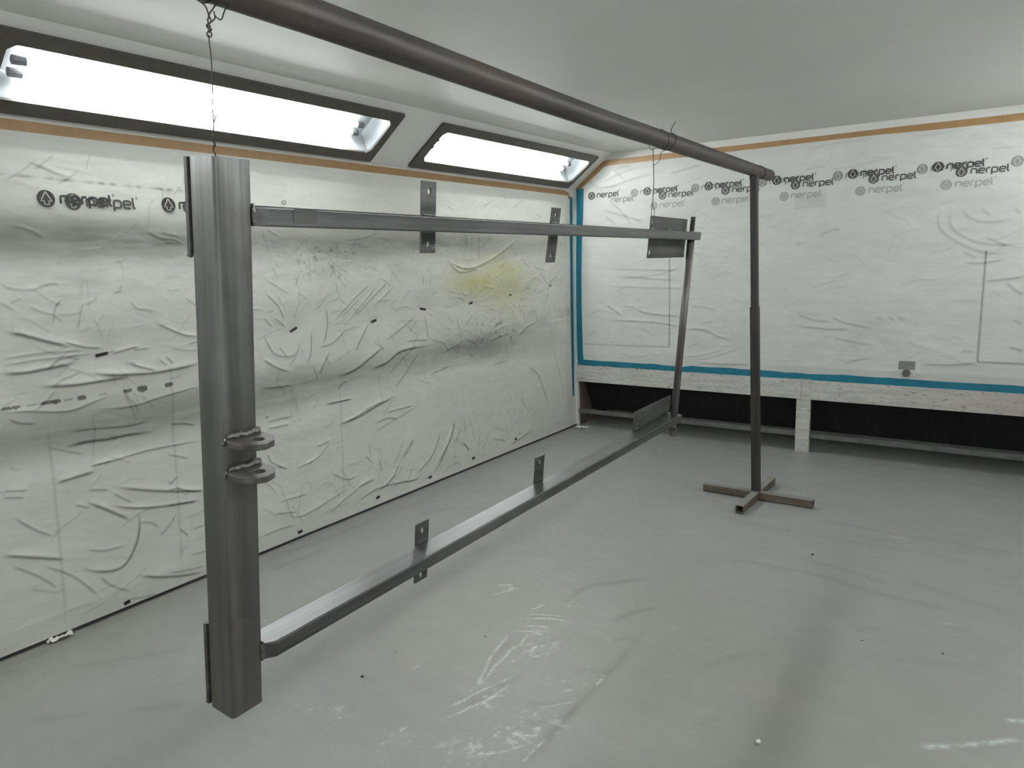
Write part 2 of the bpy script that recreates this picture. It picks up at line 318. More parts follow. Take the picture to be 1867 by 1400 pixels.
# traced crease, seam and scuff lines in room metres: (width, strength, points)
LEFT = [(1.4,1.0,[(1.259,1.37),(1.317,1.352),(1.412,1.313),(1.489,1.286)]),(1.4,1.0,[(1.221,1.204),(1.298,1.198),(1.398,1.204),(1.505,1.214)]),(1.4,1.0,[(1.343,1.132),(1.483,1.116),(1.636,1.117),(1.734,1.116)]),(1.4,1.0,[(1.563,1.159),(1.639,1.139),(1.746,1.126),(1.86,1.118),(2.0,1.125),(2.098,1.136)]),(1.4,1.0,[(1.421,.846),(1.501,.852),(1.603,.843),(1.69,.844),(1.821,.833)]),(.8,.7,[(1.463,1.31),(1.552,1.276),(1.628,1.264)]),(.8,.7,[(1.666,1.231),(1.732,1.245),(1.795,1.253)]),(.8,.7,[(1.893,1.353),(1.954,1.318),(2.031,1.282),(2.106,1.27)]),(.8,.7,[(1.2,1.043),(1.286,1.034),(1.412,1.008),(1.48,1.008),(1.547,1.025),(1.627,1.044)]),(.8,.7,[(1.569,.991),(1.673,.978),(1.757,.979),(1.845,.993),(1.968,1.007),(2.092,1.021)]),(.8,.7,[(1.434,.913),(1.558,.903),(1.69,.887),(1.804,.89)]),(.8,.7,[(1.517,.738),(1.623,.74),(1.758,.748),(1.907,.743),(2.067,.734)]),(.8,.7,[(1.907,.851),(1.981,.839),(2.043,.816)]),(.8,.7,[(1.741,1.177),(1.794,1.153),(1.861,1.129)]),(.8,.7,[(1.22,1.014),(1.254,.99),(1.319,.976)]),(.7,.4,[(1.228,1.264),(1.361,1.27),(1.551,1.263)]),(.7,.4,[(1.765,1.238),(1.845,1.24)]),(.7,.4,[(1.919,1.191),(1.956,1.149)]),(.7,.4,[(1.882,1.182),(1.922,1.141)]),(.7,.4,[(1.225,1.238),(1.403,1.245),(1.599,1.242)]),(.7,.4,[(1.494,.799),(1.428,.826),(1.355,.859)]),(.7,.4,[(2.045,1.239),(2.103,1.244)]),(.7,.4,[(1.533,1.36),(1.545,1.416),(1.567,1.477)]),(.7,.4,[(1.436,1.389),(1.448,1.454),(1.471,1.483)]),(1.5,1.0,[(3.002,.924),(3.151,.953),(3.279,1.01),(3.412,1.07)]),(1.5,1.0,[(3.288,.934),(3.436,.961),(3.577,1.021),(3.86,1.026)]),(1.5,1.0,[(3.893,.125),(3.991,.223),(4.081,.325),(4.135,.444)]),(1.5,1.0,[(3.004,.627),(3.154,.643),(3.315,.683),(3.502,.722)]),(.9,.7,[(3.515,.781),(3.636,.873),(3.773,1.004)]),(.9,.7,[(2.852,.962),(2.899,1.031),(2.946,1.09)]),(.9,.7,[(2.467,1.107),(2.555,1.046),(2.637,1.012)]),(.9,.7,[(2.823,1.22),(2.807,1.117),(2.774,1.047)]),(.9,.7,[(3.162,1.076),(3.23,1.159),(3.298,1.232)]),(.9,.7,[(2.451,.946),(2.556,.934),(2.654,.934)]),(.9,.7,[(2.903,.771),(3.12,.77)]),(.9,.7,[(3.401,.625),(3.69,.624)]),(.9,.7,[(3.298,.573),(3.423,.584),(3.515,.56)]),(.9,.7,[(4.991,.975),(5.129,1.044),(5.298,1.075)]),(.9,.7,[(5.155,.705),(5.308,.605),(5.391,.465),(5.475,.304)]),(.9,.7,[(4.215,.24),(4.287,.153)]),(.9,.7,[(4.867,.063),(5.058,.098),(5.201,.146)]),(.9,.7,[(4.126,1.611),(4.374,1.554),(4.722,1.636),(5.057,1.799)]),(.9,.7,[(3.008,.84),(3.041,.879),(3.092,.882)]),(.9,.7,[(4.145,1.598),(4.265,1.531),(4.484,1.552)]),(.9,.7,[(2.943,1.358),(2.947,1.251),(2.91,1.148)]),(.8,.45,[(4.118,.255),(4.189,.357)]),(.8,.45,[(4.401,.155),(4.455,.273)]),(.8,.45,[(3.517,.247),(3.631,.334),(3.672,.388)]),(.8,.45,[(3.431,1.103),(3.589,1.171),(3.755,1.254)]),(.8,.45,[(3.301,.518),(3.471,.556),(3.726,.614)]),(.8,.45,[(3.118,1.258),(3.247,1.36),(3.38,1.465)]),(.8,.45,[(3.004,1.268),(3.191,1.407),(3.319,1.479)]),(.8,.45,[(3.337,1.331),(3.543,1.458)]),(.8,.45,[(3.164,1.276),(3.343,1.399),(3.496,1.495)]),(.8,.45,[(3.063,1.285),(3.219,1.395)]),(.8,.45,[(2.527,1.464),(2.602,1.391),(2.642,1.308)]),(.8,.45,[(2.502,1.329),(2.554,1.276)]),(.8,.45,[(2.571,1.324),(2.65,1.267)]),(.8,.45,[(3.463,.873),(3.572,.955),(3.741,1.058)]),(.8,.45,[(3.674,1.138),(3.772,1.228)]),(.8,.45,[(3.847,1.247),(3.863,1.07)]),(.8,.45,[(3.635,1.082),(3.863,1.07)]),(.8,.45,[(2.493,1.242),(2.551,1.127),(2.683,1.101),(2.741,1.176)]),(.8,.45,[(4.304,1.132),(4.396,1.205)]),(.8,.45,[(4.692,1.098),(4.819,1.144)]),(.8,.45,[(4.641,1.046),(4.841,1.085)]),(.8,.45,[(4.613,.978),(4.812,1.015)]),(.8,.45,[(4.651,.787),(4.851,.79)]),(.8,.45,[(3.912,.821),(4.115,.845)]),(.8,.45,[(4.02,.95),(4.231,1.005)]),(.8,.45,[(4.236,1.084),(4.201,1.194)]),(.8,.45,[(5.515,1.372),(5.479,1.217)]),(.8,.45,[(5.557,.861),(5.703,.515),(5.73,.343)]),(.8,.45,[(5.02,.463),(5.124,.32)]),(.8,.45,[(2.881,1.13),(2.979,1.14),(3.115,1.225)]),(.8,.45,[(2.591,1.162),(2.633,1.096)]),(.8,.6,[(2.47,.709),(2.623,.705)]),(.8,.6,[(2.466,.747),(2.661,.748)]),(.8,.6,[(2.468,.774),(2.492,.776)]),(.8,.6,[(3.003,.627),(3.145,.652),(3.273,.691),(3.404,.707)]),(.8,.6,[(2.51,.479),(2.582,.45)]),(.8,.6,[(2.639,.435),(2.781,.447)]),(.8,.6,[(2.578,.153),(2.68,.136),(2.866,.169),(3.015,.21)]),(.8,.6,[(2.868,.084),(2.979,.135),(3.233,.214)]),(.8,.6,[(2.467,.21),(2.631,.17)]),(.8,.6,[(2.385,.106),(2.49,.11),(2.598,.096)]),(.8,.6,[(2.807,.529),(2.91,.542)]),(.8,.6,[(1.852,.523),(1.902,.524),(1.974,.488),(2.045,.471)]),(.8,.6,[(1.843,.449),(2.0,.427)]),(.8,.6,[(2.455,.569),(2.474,.516),(2.558,.46)]),(.8,.6,[(2.909,.535),(2.819,.467),(2.718,.44)]),(.8,.6,[(2.506,.269),(2.623,.263),(2.71,.26)]),(.8,.6,[(2.901,.341),(3.03,.261),(3.112,.27)]),(.8,.6,[(2.912,.771),(3.115,.769)]),(1.1,.8,[(3.857,.074),(3.971,.175),(4.094,.356)]),(1.1,.8,[(3.547,.287),(3.664,.388)]),(1.1,.8,[(3.303,.102),(3.432,.165),(3.509,.246)]),(1.1,.8,[(3.681,.125),(3.854,.221),(3.959,.385)]),(1.1,.8,[(3.11,.093),(3.328,.128),(3.728,.077)]),(1.1,.8,[(3.118,.187),(3.268,.202)]),(.7,.5,[(4.223,.236),(4.299,.147)]),(.7,.5,[(4.881,.066),(5.236,.125)]),(.7,.5,[(3.197,.38),(3.266,.307)]),(.7,.5,[(4.116,.26),(4.176,.302)]),(.7,.5,[(4.406,.156),(4.471,.208)]),(.7,.5,[(3.581,.108),(3.636,.188)]),(.7,.5,[(4.614,.177),(4.796,.116)]),(1.3,.9,[(1.608,.614),(1.722,.567),(1.876,.515),(1.974,.489),(2.051,.468)]),(1.3,.9,[(1.577,.532),(1.675,.49),(1.804,.457),(1.926,.439),(2.011,.424)]),(1.3,.9,[(1.471,.582),(1.547,.525),(1.6,.482),(1.654,.438)]),(1.3,.9,[(1.364,.701),(1.439,.706),(1.528,.712)]),(1.3,.9,[(1.666,.15),(1.763,.104),(1.883,.061),(2.012,.032)]),(1.3,.9,[(1.124,.453),(1.236,.402),(1.356,.35)]),(1.3,.9,[(1.415,.287),(1.492,.238),(1.591,.223),(1.659,.293),(1.692,.378),(1.701,.454)]),(.8,.5,[(1.511,.738),(1.609,.74)]),(.8,.5,[(1.787,.31),(1.84,.345),(1.887,.396)]),(.8,.5,[(1.696,.409),(1.756,.389),(1.792,.353)]),(.8,.5,[(1.451,.36),(1.524,.33),(1.618,.324)]),(.8,.5,[(1.812,.105),(1.928,.078),(2.016,.066)]),(.8,.5,[(1.151,.395),(1.237,.318),(1.309,.235)]),(.8,.5,[(1.261,.356),(1.378,.26),(1.477,.12)]),(.8,.5,[(1.424,.582),(1.487,.548)]),(.8,.5,[(1.608,.049),(1.675,.028),(1.754,.02)]),(.8,.5,[(1.894,.311),(1.94,.257)]),(.8,.5,[(1.188,.594),(1.251,.525),(1.319,.47)]),(.8,.5,[(1.965,.287),(2.031,.287)]),(.8,.5,[(1.945,.153),(2.025,.146)]),(.8,.5,[(1.484,.634),(1.579,.608)]),(.8,.5,[(1.591,.589),(1.678,.513)]),(.8,.5,[(1.863,.551),(1.917,.586)]),(.8,.5,[(1.873,.706),(1.984,.659)]),(.8,.5,[(1.489,.216),(1.538,.149),(1.627,.081)]),(.8,.5,[(1.155,.694),(1.234,.672)]),(.8,.5,[(1.158,.72),(1.249,.701)]),(.7,.22,[(1.331,1.984),(1.368,2.003),(1.413,2.037),(1.462,2.08)]),(.7,.22,[(1.443,2.031),(1.483,2.063),(1.531,2.101)]),(.7,.22,[(1.526,1.979),(1.574,2.008),(1.624,2.047)]),(.7,.22,[(1.651,2.037),(1.663,2.085),(1.685,2.122)]),(.7,.22,[(1.386,1.546),(1.447,1.56),(1.485,1.556)]),(.7,.22,[(1.569,1.459),(1.613,1.48),(1.633,1.504)]),(.7,.22,[(1.451,1.466),(1.482,1.494)]),(.7,.22,[(2.053,1.468),(2.114,1.416)]),(.7,.22,[(1.7,1.506),(1.752,1.516)]),(.7,.22,[(1.964,1.506),(2.035,1.509)]),(.7,.22,[(1.976,1.736),(2.06,1.73)]),(.7,.22,[(1.961,1.782),(2.057,1.763)]),(.7,.22,[(1.287,1.488),(1.33,1.508)])]
LSEAM = [[(1.364,.993),(1.323,.014)],[(1.936,1.213),(1.884,.026)],[(3.025,.878),(2.991,.085)],[(4.092,.459),(4.116,.025)]]
BACK = [(1.0,.8,[(-3.062,1.18),(-2.984,1.132),(-2.901,1.08)]),(1.0,.8,[(-2.76,1.141),(-2.669,1.111),(-2.5,1.093),(-2.348,1.092)]),(1.0,.8,[(-3.02,1.034),(-2.783,1.034),(-2.555,1.024),(-2.347,.996)]),(1.0,.8,[(-2.336,.983),(-2.124,.973),(-2.021,.926),(-1.889,.896)]),(1.0,.8,[(-2.172,.685),(-1.965,.686),(-1.717,.696)]),(.9,.45,[(-2.9,1.171),(-2.772,1.162)]),(.9,.45,[(-2.243,1.179),(-2.128,1.17),(-2.025,1.141)]),(.9,.45,[(-3.043,1.353),(-2.784,1.342),(-2.448,1.33),(-2.234,1.335)]),(.9,.45,[(-3.018,1.508),(-2.67,1.492),(-2.342,1.487)]),(.9,.45,[(-2.935,1.443),(-2.67,1.419),(-2.341,1.396)]),(.9,.45,[(-2.3,.73),(-2.121,.76),(-1.947,.819)]),(.9,.45,[(-2.28,.824),(-2.164,.86)]),(.9,.45,[(-2.167,1.033),(-2.043,1.046)]),(.9,.45,[(-2.225,.713),(-2.068,.737),(-1.818,.834)]),(.9,.45,[(-2.937,.741),(-2.783,.705),(-2.621,.735)]),(.9,.45,[(-2.644,.755),(-2.553,.717)]),(.9,.45,[(-2.714,.977),(-2.622,.927)]),(.9,.45,[(-3.269,.872),(-3.18,.953)]),(.9,.45,[(-2.76,.901),(-2.714,.902)]),(.9,.45,[(-2.923,1.422),(-2.558,1.449),(-2.342,1.517)]),(1.0,.7,[(-1.126,1.11),(-1.016,1.064),(-.927,1.042),(-.822,1.028)]),(1.0,.7,[(-1.385,1.029),(-1.149,1.011),(-.978,1.016)]),(1.0,.7,[(-.264,1.505),(-.153,1.499),(-.025,1.525)]),(1.0,.7,[(.033,.924),(.123,.897)]),(1.0,.7,[(-.013,1.364),(.047,1.312),(.094,1.278)]),(1.0,.7,[(-.144,1.373),(-.001,1.389),(.085,1.405)]),(1.0,.7,[(-.491,.771),(-.293,.778),(-.142,.804)]),(1.2,.5,[(-.44,1.886),(-.432,1.755),(-.311,1.646),(-.158,1.572),(-.013,1.559)]),(1.2,.5,[(-.371,1.882),(-.356,1.751),(-.237,1.66),(-.089,1.62),(.068,1.623)]),(1.2,.5,[(-.304,1.877),(-.247,1.806),(-.136,1.774),(.005,1.792)]),(1.2,.5,[(-.193,1.87),(-.132,1.816)]),(1.2,.5,[(-.0,1.858),(.037,1.823)]),(1.2,.5,[(-1.389,1.135),(-1.245,1.078),(-1.106,1.071)]),(1.2,.5,[(-1.11,.953),(-.965,.92),(-.798,.897)]),(1.2,.5,[(-1.01,.741),(-.931,.775),(-.827,.8)]),(1.2,.5,[(-.809,1.116),(-.757,1.089)]),(1.2,.5,[(-.725,1.118),(-.681,1.09)]),(1.2,.5,[(-.658,1.119),(-.607,1.092)]),(1.2,.5,[(-.246,.88),(-.162,.881)]),(1.2,.5,[(.047,1.115),(.092,1.082)]),(1.2,.5,[(-1.408,1.667),(-1.353,1.685)]),(1.2,.5,[(-1.243,1.719),(-1.155,1.762),(-1.075,1.777)]),(1.2,.5,[(-.277,1.584),(-.192,1.53)]),(1.2,.5,[(-.15,1.674),(-.017,1.609)]),(1.0,.5,[(-3.18,2.281),(-3.141,2.243),(-3.061,2.237),(-2.944,2.251)]),(1.0,.5,[(-2.99,2.371),(-2.925,2.334),(-2.875,2.273)]),(1.0,.5,[(-3.021,2.363),(-3.08,2.324),(-3.16,2.314)]),(1.0,.5,[(-3.293,2.353),(-3.22,2.301),(-3.181,2.253)]),(1.2,.5,[(-3.093,2.294),(-2.917,2.341),(-2.747,2.375)]),(1.2,.5,[(-3.034,2.228),(-2.86,2.275),(-2.615,2.314)]),(1.2,.5,[(-2.975,2.386),(-2.803,2.411)]),(1.2,.5,[(-3.094,2.035),(-2.86,1.97),(-2.69,1.909)]),(1.2,.5,[(-3.023,2.114),(-2.906,2.013),(-2.803,1.885)]),(1.2,.5,[(-3.071,1.982),(-2.953,1.902)]),(1.2,.5,[(-2.464,2.301),(-2.318,2.326),(-2.166,2.35)]),(.9,.35,[(-1.324,2.385),(-1.117,2.406),(-.879,2.412)]),(.9,.35,[(-1.149,2.213),(-.948,2.237),(-.719,2.28)]),(.9,.35,[(-.651,2.394),(-.435,2.401),(-.264,2.411)]),(.9,.35,[(-.166,2.262),(-.022,2.258)]),(.9,.35,[(-1.36,2.232),(-1.192,2.251)])]
FLOOR = [(2.0,1.0,[(-1.202,2.858),(-1.199,2.591),(-1.188,2.375),(-1.189,2.301),(-1.187,2.177),(-1.185,2.061),(-1.187,1.961),(-1.189,1.894),(-1.182,1.817),(-1.185,1.714)]),(2.0,1.0,[(-1.23,2.924),(-1.308,2.826),(-1.357,2.701)]),(2.0,1.0,[(-1.395,3.189),(-1.5,3.067),(-1.614,2.941),(-1.632,2.783)]),(1.5,.7,[(-1.655,2.354),(-1.637,2.24),(-1.594,2.099),(-1.571,2.018)]),(1.5,.7,[(-1.543,1.828),(-1.512,1.921),(-1.491,2.033),(-1.468,2.152)]),(1.5,.7,[(-1.706,2.536),(-1.631,2.582),(-1.536,2.616)]),(1.5,.7,[(-1.289,2.536),(-1.214,2.624)]),(1.5,.7,[(-1.311,2.274),(-1.199,2.319)]),(1.5,.7,[(-1.345,2.014),(-1.307,2.006),(-1.212,2.086)]),(1.5,.7,[(-1.306,1.896),(-1.253,1.92),(-1.195,2.025)]),(2.2,.8,[(-1.289,3.56),(-1.032,3.646),(-.852,3.65),(-.682,3.653),(-.514,3.616),(-.395,3.589),(-.212,3.585),(-.073,3.553),(.161,3.481)]),(2.2,.8,[(-.898,3.833),(-.714,3.808),(-.585,3.797),(-.454,3.742),(-.374,3.722)]),(2.2,.8,[(-.845,4.449),(-.651,4.46),(-.464,4.455),(-.287,4.451),(-.037,4.452),(.172,4.465)]),(2.2,.8,[(-.387,3.83),(-.23,3.786),(-.082,3.725),(.055,3.688),(.163,3.64)]),(2.0,.5,[(-.283,2.987),(-.166,3.044),(.064,3.142)]),(2.0,.5,[(-.213,4.618),(-.001,4.619)]),(2.0,.5,[(-.357,4.731),(-.255,4.593)]),(2.0,.5,[(-.903,2.515),(-.815,2.674),(-.711,2.8)]),(2.0,.5,[(-.788,2.202),(-.724,2.289)]),(2.0,.5,[(-.44,3.165),(-.319,3.275)]),(2.0,.5,[(-.133,3.442),(-.001,3.366),(.12,3.311)]),(2.5,.6,[(-3.335,2.332),(-3.264,2.609),(-3.241,2.95),(-3.239,3.245)]),(2.5,.6,[(-3.175,2.212),(-3.144,2.445),(-3.149,2.708)]),(2.5,.6,[(-3.263,3.27),(-3.204,3.465),(-3.24,3.888),(-3.143,4.19)]),(2.5,.6,[(-3.268,2.316),(-3.269,2.486)]),(2.5,.6,[(-3.15,4.682),(-2.762,4.751)]),(2.5,.6,[(-3.041,3.283),(-2.949,3.529)]),(2.5,.6,[(-3.321,1.036),(-3.314,1.211),(-3.332,1.437),(-3.321,1.628)]),(2.5,.6,[(-3.084,1.202),(-2.969,1.336),(-2.799,1.549)]),(2.5,.6,[(-2.582,1.18),(-2.42,1.315)]),(2.5,.6,[(-2.847,.933),(-2.667,1.094)]),(2.5,.6,[(-3.28,1.021),(-3.236,1.089)]),(2.5,.5,[(-2.315,5.972),(-1.503,5.789),(-.715,5.864),(.19,5.976)]),(2.5,.5,[(-.674,5.568),(-.178,5.698),(.186,5.63)]),(2.5,.5,[(-2.137,5.64),(-1.064,5.672),(-.326,5.475),(.184,5.502)]),(2.5,.5,[(-3.011,5.839),(-1.96,5.178)]),(2.5,.5,[(-1.116,4.346),(-.502,4.298),(.172,4.474)]),(2.5,.5,[(-1.65,4.27),(-1.244,4.217),(-.769,4.189),(-.23,4.237),(.168,4.087)]),(2.5,.5,[(-3.002,5.607),(-3.299,5.887)]),(2.5,.5,[(-3.19,5.744),(-2.834,6.055)])]
WHITE = [(.5,1.0,[(-1.689,2.392),(-1.67,2.288),(-1.647,2.181),(-1.609,2.09),(-1.586,2.02),(-1.568,1.985)]),(.5,1.0,[(-1.583,2.442),(-1.61,2.389),(-1.594,2.321),(-1.606,2.272),(-1.594,2.2),(-1.593,2.137),(-1.575,2.062),(-1.559,2.002)]),(.5,1.0,[(-1.717,2.554),(-1.64,2.596),(-1.546,2.634)]),(.5,1.0,[(-1.712,2.509),(-1.624,2.57),(-1.56,2.593),(-1.496,2.601)]),(.5,1.0,[(-1.673,2.462),(-1.614,2.491),(-1.57,2.507)]),(.5,1.0,[(-1.687,2.401),(-1.617,2.436),(-1.56,2.441)]),(.5,1.0,[(-1.58,1.815),(-1.557,1.882),(-1.542,1.951),(-1.516,2.029),(-1.482,2.12)]),(.5,1.0,[(-1.554,1.751),(-1.526,1.808),(-1.508,1.87),(-1.483,1.928),(-1.474,2.01),(-1.472,2.056)]),(.5,1.0,[(-1.729,2.596),(-1.707,2.652),(-1.699,2.691)]),(.5,1.0,[(-1.508,2.266),(-1.469,2.296)]),(.5,1.0,[(-1.207,2.089),(-1.248,2.043),(-1.284,1.999)]),(.5,1.0,[(-1.185,1.714),(-1.187,1.788),(-1.182,1.853)]),(.5,1.0,[(-1.185,2.304),(-1.182,2.214)]),(.5,1.0,[(-1.305,1.821),(-1.257,1.833),(-1.206,1.874)]),(.5,1.0,[(-1.34,1.667),(-1.274,1.725),(-1.207,1.828)]),(.5,1.0,[(-1.967,2.635),(-1.935,2.701),(-1.895,2.772)]),(.5,1.0,[(-2.01,2.732),(-1.945,2.781)]),(.5,1.0,[(-1.859,1.942),(-1.86,1.978)]),(1.2,1.0,[(-.136,2.466),(-.047,2.533)]),(1.2,1.0,[(-.047,2.533),(.048,2.606),(.096,2.65),(.152,2.699)]),(1.2,1.0,[(.105,2.778),(.153,2.816)]),(1.0,.35,[(-.448,4.393),(-.37,4.411)]),(1.0,.35,[(-.152,3.434),(-.074,3.438)])]
BLOB = [(-1.304,1.794,.04,.9),(-1.288,1.927,.036,.7),(-1.478,1.921,.027,1),(-1.493,2.369,.038,.8),(-1.518,2.34,.025,.6),(-1.942,2.725,.036,.7),(-1.286,2.16,.051,.4),(-1.608,1.603,.031,.5),(-1.24,1.89,.056,.6),(-1.566,2.021,.014,.9),(-1.37,1.691,.059,.5),(-1.583,2.442,.026,.8),(-1.578,2.21,.027,.7),(-1.481,1.972,.027,.9),(-1.594,1.946,.034,.3),(-1.585,2.743,.034,.4),(-1.41,1.623,.049,.4),(-1.171,1.933,.046,.3),(-1.257,2.247,.034,.4),(-1.532,2.304,.055,.4),(-1.902,1.574,.028,.9),(-1.61,1.599,.053,.5),(-2.008,1.531,.033,.5),(-2.001,1.739,.018,.3)]
# ================================================================ ROOM
XL, YB, XR, YF, ZC = -3.40, 6.03, 0.75, -1.35, 2.526
ZS = 2.235            # where the left lamp slope starts
XS = -3.01            # where it meets the ceiling
S = lambda o: tag(o, kind='structure')

# height fields ---------------------------------------------------
def value_noise(U, V, fu, fv, seed):
    r = np.random.RandomState(seed); g = r.rand(64, 64)
    x = U * fu + 100; y = V * fv + 100
    xi = np.floor(x).astype(int); yi = np.floor(y).astype(int); fx = x - xi; fy = y - yi
    fx = fx * fx * (3 - 2 * fx); fy = fy * fy * (3 - 2 * fy)
    G = lambda a, b: g[a % 64, b % 64]
    return (G(xi, yi) * (1 - fx) + G(xi + 1, yi) * fx) * (1 - fy) + (G(xi, yi + 1) * (1 - fx) + G(xi + 1, yi + 1) * fx) * fy - .5
def densify(pts, step=.02):
    P = smoothpts([(p[0], p[1], 0) for p in pts], 4); return [(p.x, p.y) for p in P]
def stroke_field(us, vs, strokes, base_w, fields, taper_=True):
    """fields: list of (array, func(distance/width, strength, signed)) updated in place near each stroke"""
    for w_, d_, pts in strokes:
        P = densify(pts); wid = base_w * w_; R = wid * 3.2
        pu = [p[0] for p in P]; pv = [p[1] for p in P]
        i0, i1 = np.searchsorted(us, min(pu) - R), np.searchsorted(us, max(pu) + R)
        j0, j1 = np.searchsorted(vs, min(pv) - R), np.searchsorted(vs, max(pv) + R)
        if i1 <= i0 or j1 <= j0: continue
        U, V = np.meshgrid(us[i0:i1], vs[j0:j1], indexing='ij')
        best = np.full(U.shape, 9.); sgn = np.zeros(U.shape); par = np.zeros(U.shape)
        n = len(P) - 1
        for k in range(n):
            ax, ay = P[k]; bx, by = P[k + 1]; dx, dy = bx - ax, by - ay; L2 = dx * dx + dy * dy + 1e-12
            t_ = np.clip(((U - ax) * dx + (V - ay) * dy) / L2, 0, 1)
            ex = U - ax - t_ * dx; ey = V - ay - t_ * dy; dd = np.sqrt(ex * ex + ey * ey)
            m_ = dd < best
            sg = np.sign(dx * ey - dy * ex) if dx >= 0 else -np.sign(dx * ey - dy * ex)
            best = np.where(m_, dd, best); sgn = np.where(m_, sg, sgn); par = np.where(m_, (k + t_) / n, par)
        taper = np.clip(np.minimum(par, 1 - par) * 5, .12, 1) if taper_ else np.where(par * (1 - par) > 0, 1., .2)
        for arr, fn in fields:
            arr[i0:i1, j0:j1] += fn(best / wid, d_, sgn) * taper
def random_strokes(n, u0, u1, v0, v1, lmin, lmax, seed, horiz=.5, centres=None):
    r = random.Random(seed); out = []
    for _ in range(n):
        L_ = r.uniform(lmin, lmax)
        if centres and r.random() < .65:
            c = r.choice(centres); a = r.uniform(0, 2 * math.pi); d = r.uniform(.05, .35)
            x, y = c[0] + d * math.cos(a), c[1] + d * math.sin(a)
        else:
            x, y = r.uniform(u0, u1), r.uniform(v0, v1); a = r.gauss(0, horiz)
        pts = [(x, y)]
        for _k in range(3):
            a += r.gauss(0, .25); x += L_ / 3 * math.cos(a); y += L_ / 3 * math.sin(a); pts.append((x, y))
        if all(u0 < p[0] < u1 and v0 < p[1] < v1 for p in pts): out.append((r.uniform(.5, 1.), r.uniform(.12, .4), pts))
    return out
def fold(x, d, s):     # a pinched fold: raised lip on one side, shallow valley on the other
    return d * np.where(s > 0, np.exp(-x / .9), np.exp(-x / .22)) * .8
def grid_obj(name, us, vs, H, to3, mats, attrs):
    nu, nv = len(us), len(vs)
    U, V = np.meshgrid(us, vs, indexing='ij')
    co = np.stack(to3(U, V, H), -1).reshape(-1, 3)
    idx = np.arange(nu * nv).reshape(nu, nv)
    q = np.stack([idx[:-1, :-1], idx[1:, :-1], idx[1:, 1:], idx[:-1, 1:]], -1).reshape(-1, 4)
    p = co[q[0]]; 
    me = bpy.data.meshes.new(name)
    me.vertices.add(nu * nv); me.vertices.foreach_set('co', co.ravel())
    me.loops.add(q.size); me.loops.foreach_set('vertex_index', q.ravel())
    me.polygons.add(len(q)); me.polygons.foreach_set('loop_start', np.arange(len(q)) * 4)
    me.polygons.foreach_set('loop_total', np.full(len(q), 4))
    me.polygons.foreach_set('use_smooth', np.ones(len(q), dtype=bool))
    me.update(calc_edges=True)
    for m_ in mats: me.materials.append(m_)
    for k, a in attrs.items():
        at = me.attributes.new(k, 'FLOAT', 'POINT'); at.data.foreach_set('value', np.clip(a, 0, 1).ravel().astype(np.float32))
    me.validate()
    o = bpy.data.objects.new(name, me); COL.objects.link(o); return o
def ax(*segs):
    out = []
    for a, b, s in segs: out.append(np.arange(a, b, s))
    out.append([segs[-1][1]]); return np.concatenate(out)
def sampler(us, vs, H):
    def f(u, v):
        i = min(max(np.searchsorted(us, u) - 1, 0), len(us) - 2); j = min(max(np.searchsorted(vs, v) - 1, 0), len(vs) - 2)
        a = (u - us[i]) / (us[i + 1] - us[i]); b = (v - vs[j]) / (vs[j + 1] - vs[j])
        return H[i, j] * (1 - a) * (1 - b) + H[i + 1, j] * a * (1 - b) + H[i, j + 1] * (1 - a) * b + H[i + 1, j + 1] * a * b
    return f
def blob(U, V, u, v, ru, rv, k=1.): return k * np.exp(-((U - u) / ru) ** 2 - ((V - v) / rv) ** 2)

# floor -----------------------------------------------------------
us = ax((XL, -2.2, .015), (-2.2, .3, .007), (.3, XR, .05)); vs = ax((YF, .7, .05), (.7, 3.2, .007), (3.2, YB + .62, .015))
U, V = np.meshgrid(us, vs, indexing='ij'); H = np.zeros(U.shape); D = np.zeros(U.shape); Wt = np.zeros(U.shape)
H += .0016 * value_noise(U, V, 5, 3.4, 1) + .0008 * value_noise(U, V, 16, 9, 2) + .0005 * value_noise(U, V, 40, 26, 12)
stroke_field(us, vs, FLOOR, .016, [(H, lambda x, d, s: .0040 * fold(x, d, s)), (D, lambda x, d, s: .30 * d * np.exp(-(x * 1.6) ** 2))])  # crease lines are also darkened in the vertex colour
stroke_field(us, vs, random_strokes(160, XL + .1, .3, .9, 5.9, .08, .45, 5, .9), .014, [(H, lambda x, d, s: .0030 * fold(x, d, s)), (D, lambda x, d, s: .25 * d * np.exp(-(x * 1.3) ** 2))])
stroke_field(us, vs, WHITE, .010, [(Wt, lambda x, d, s: d * np.exp(-x * x * 1.3)), (H, lambda x, d, s: .0012 * fold(x, d, s))])
spk = value_noise(U, V, 70, 55, 3) + value_noise(U, V, 30, 24, 4) * .8 + value_noise(U, V, 120, 100, 8) * .5
for (bx, by, br, bs) in BLOB:
    Wt += blob(U, V, bx, by, br * 1.3, br * 1.3, bs) * np.clip((spk - .08) * 3.2, 0, 1)
    Wt += blob(U, V, bx, by, br, br, bs * .10)
Wt *= np.clip(.75 + 1.3 * value_noise(U, V, 60, 60, 9), .15, 1)
D += .22 * np.clip(value_noise(U, V, 1.4, 1.1, 14) + .8 * value_noise(U, V, 4, 2.6, 15), 0, 1)
D += .45 * np.clip((V - YB) / .25, 0, 1)  # shade of the intake recess painted onto the floor inside it
D += .22 * np.exp(-((U - XL) / .16) ** 2) * (.6 + value_noise(U, V, 3, 2, 16))  # uneven darker band along the foot of the left wall
Y = .10 * np.clip(value_noise(U, V, .9, .8, 21) + .15, 0, 1) + blob(U, V, -.88, 2.1, .12, .12, .05)
Y += blob(U, V, -1.9, 2.3, .35, .5, .05)
Pk = blob(U, V, -.60, 2.51, .09, .05, .30) * (.7 + value_noise(U, V, 20, 20, 5))
Hf = sampler(us, vs, H)
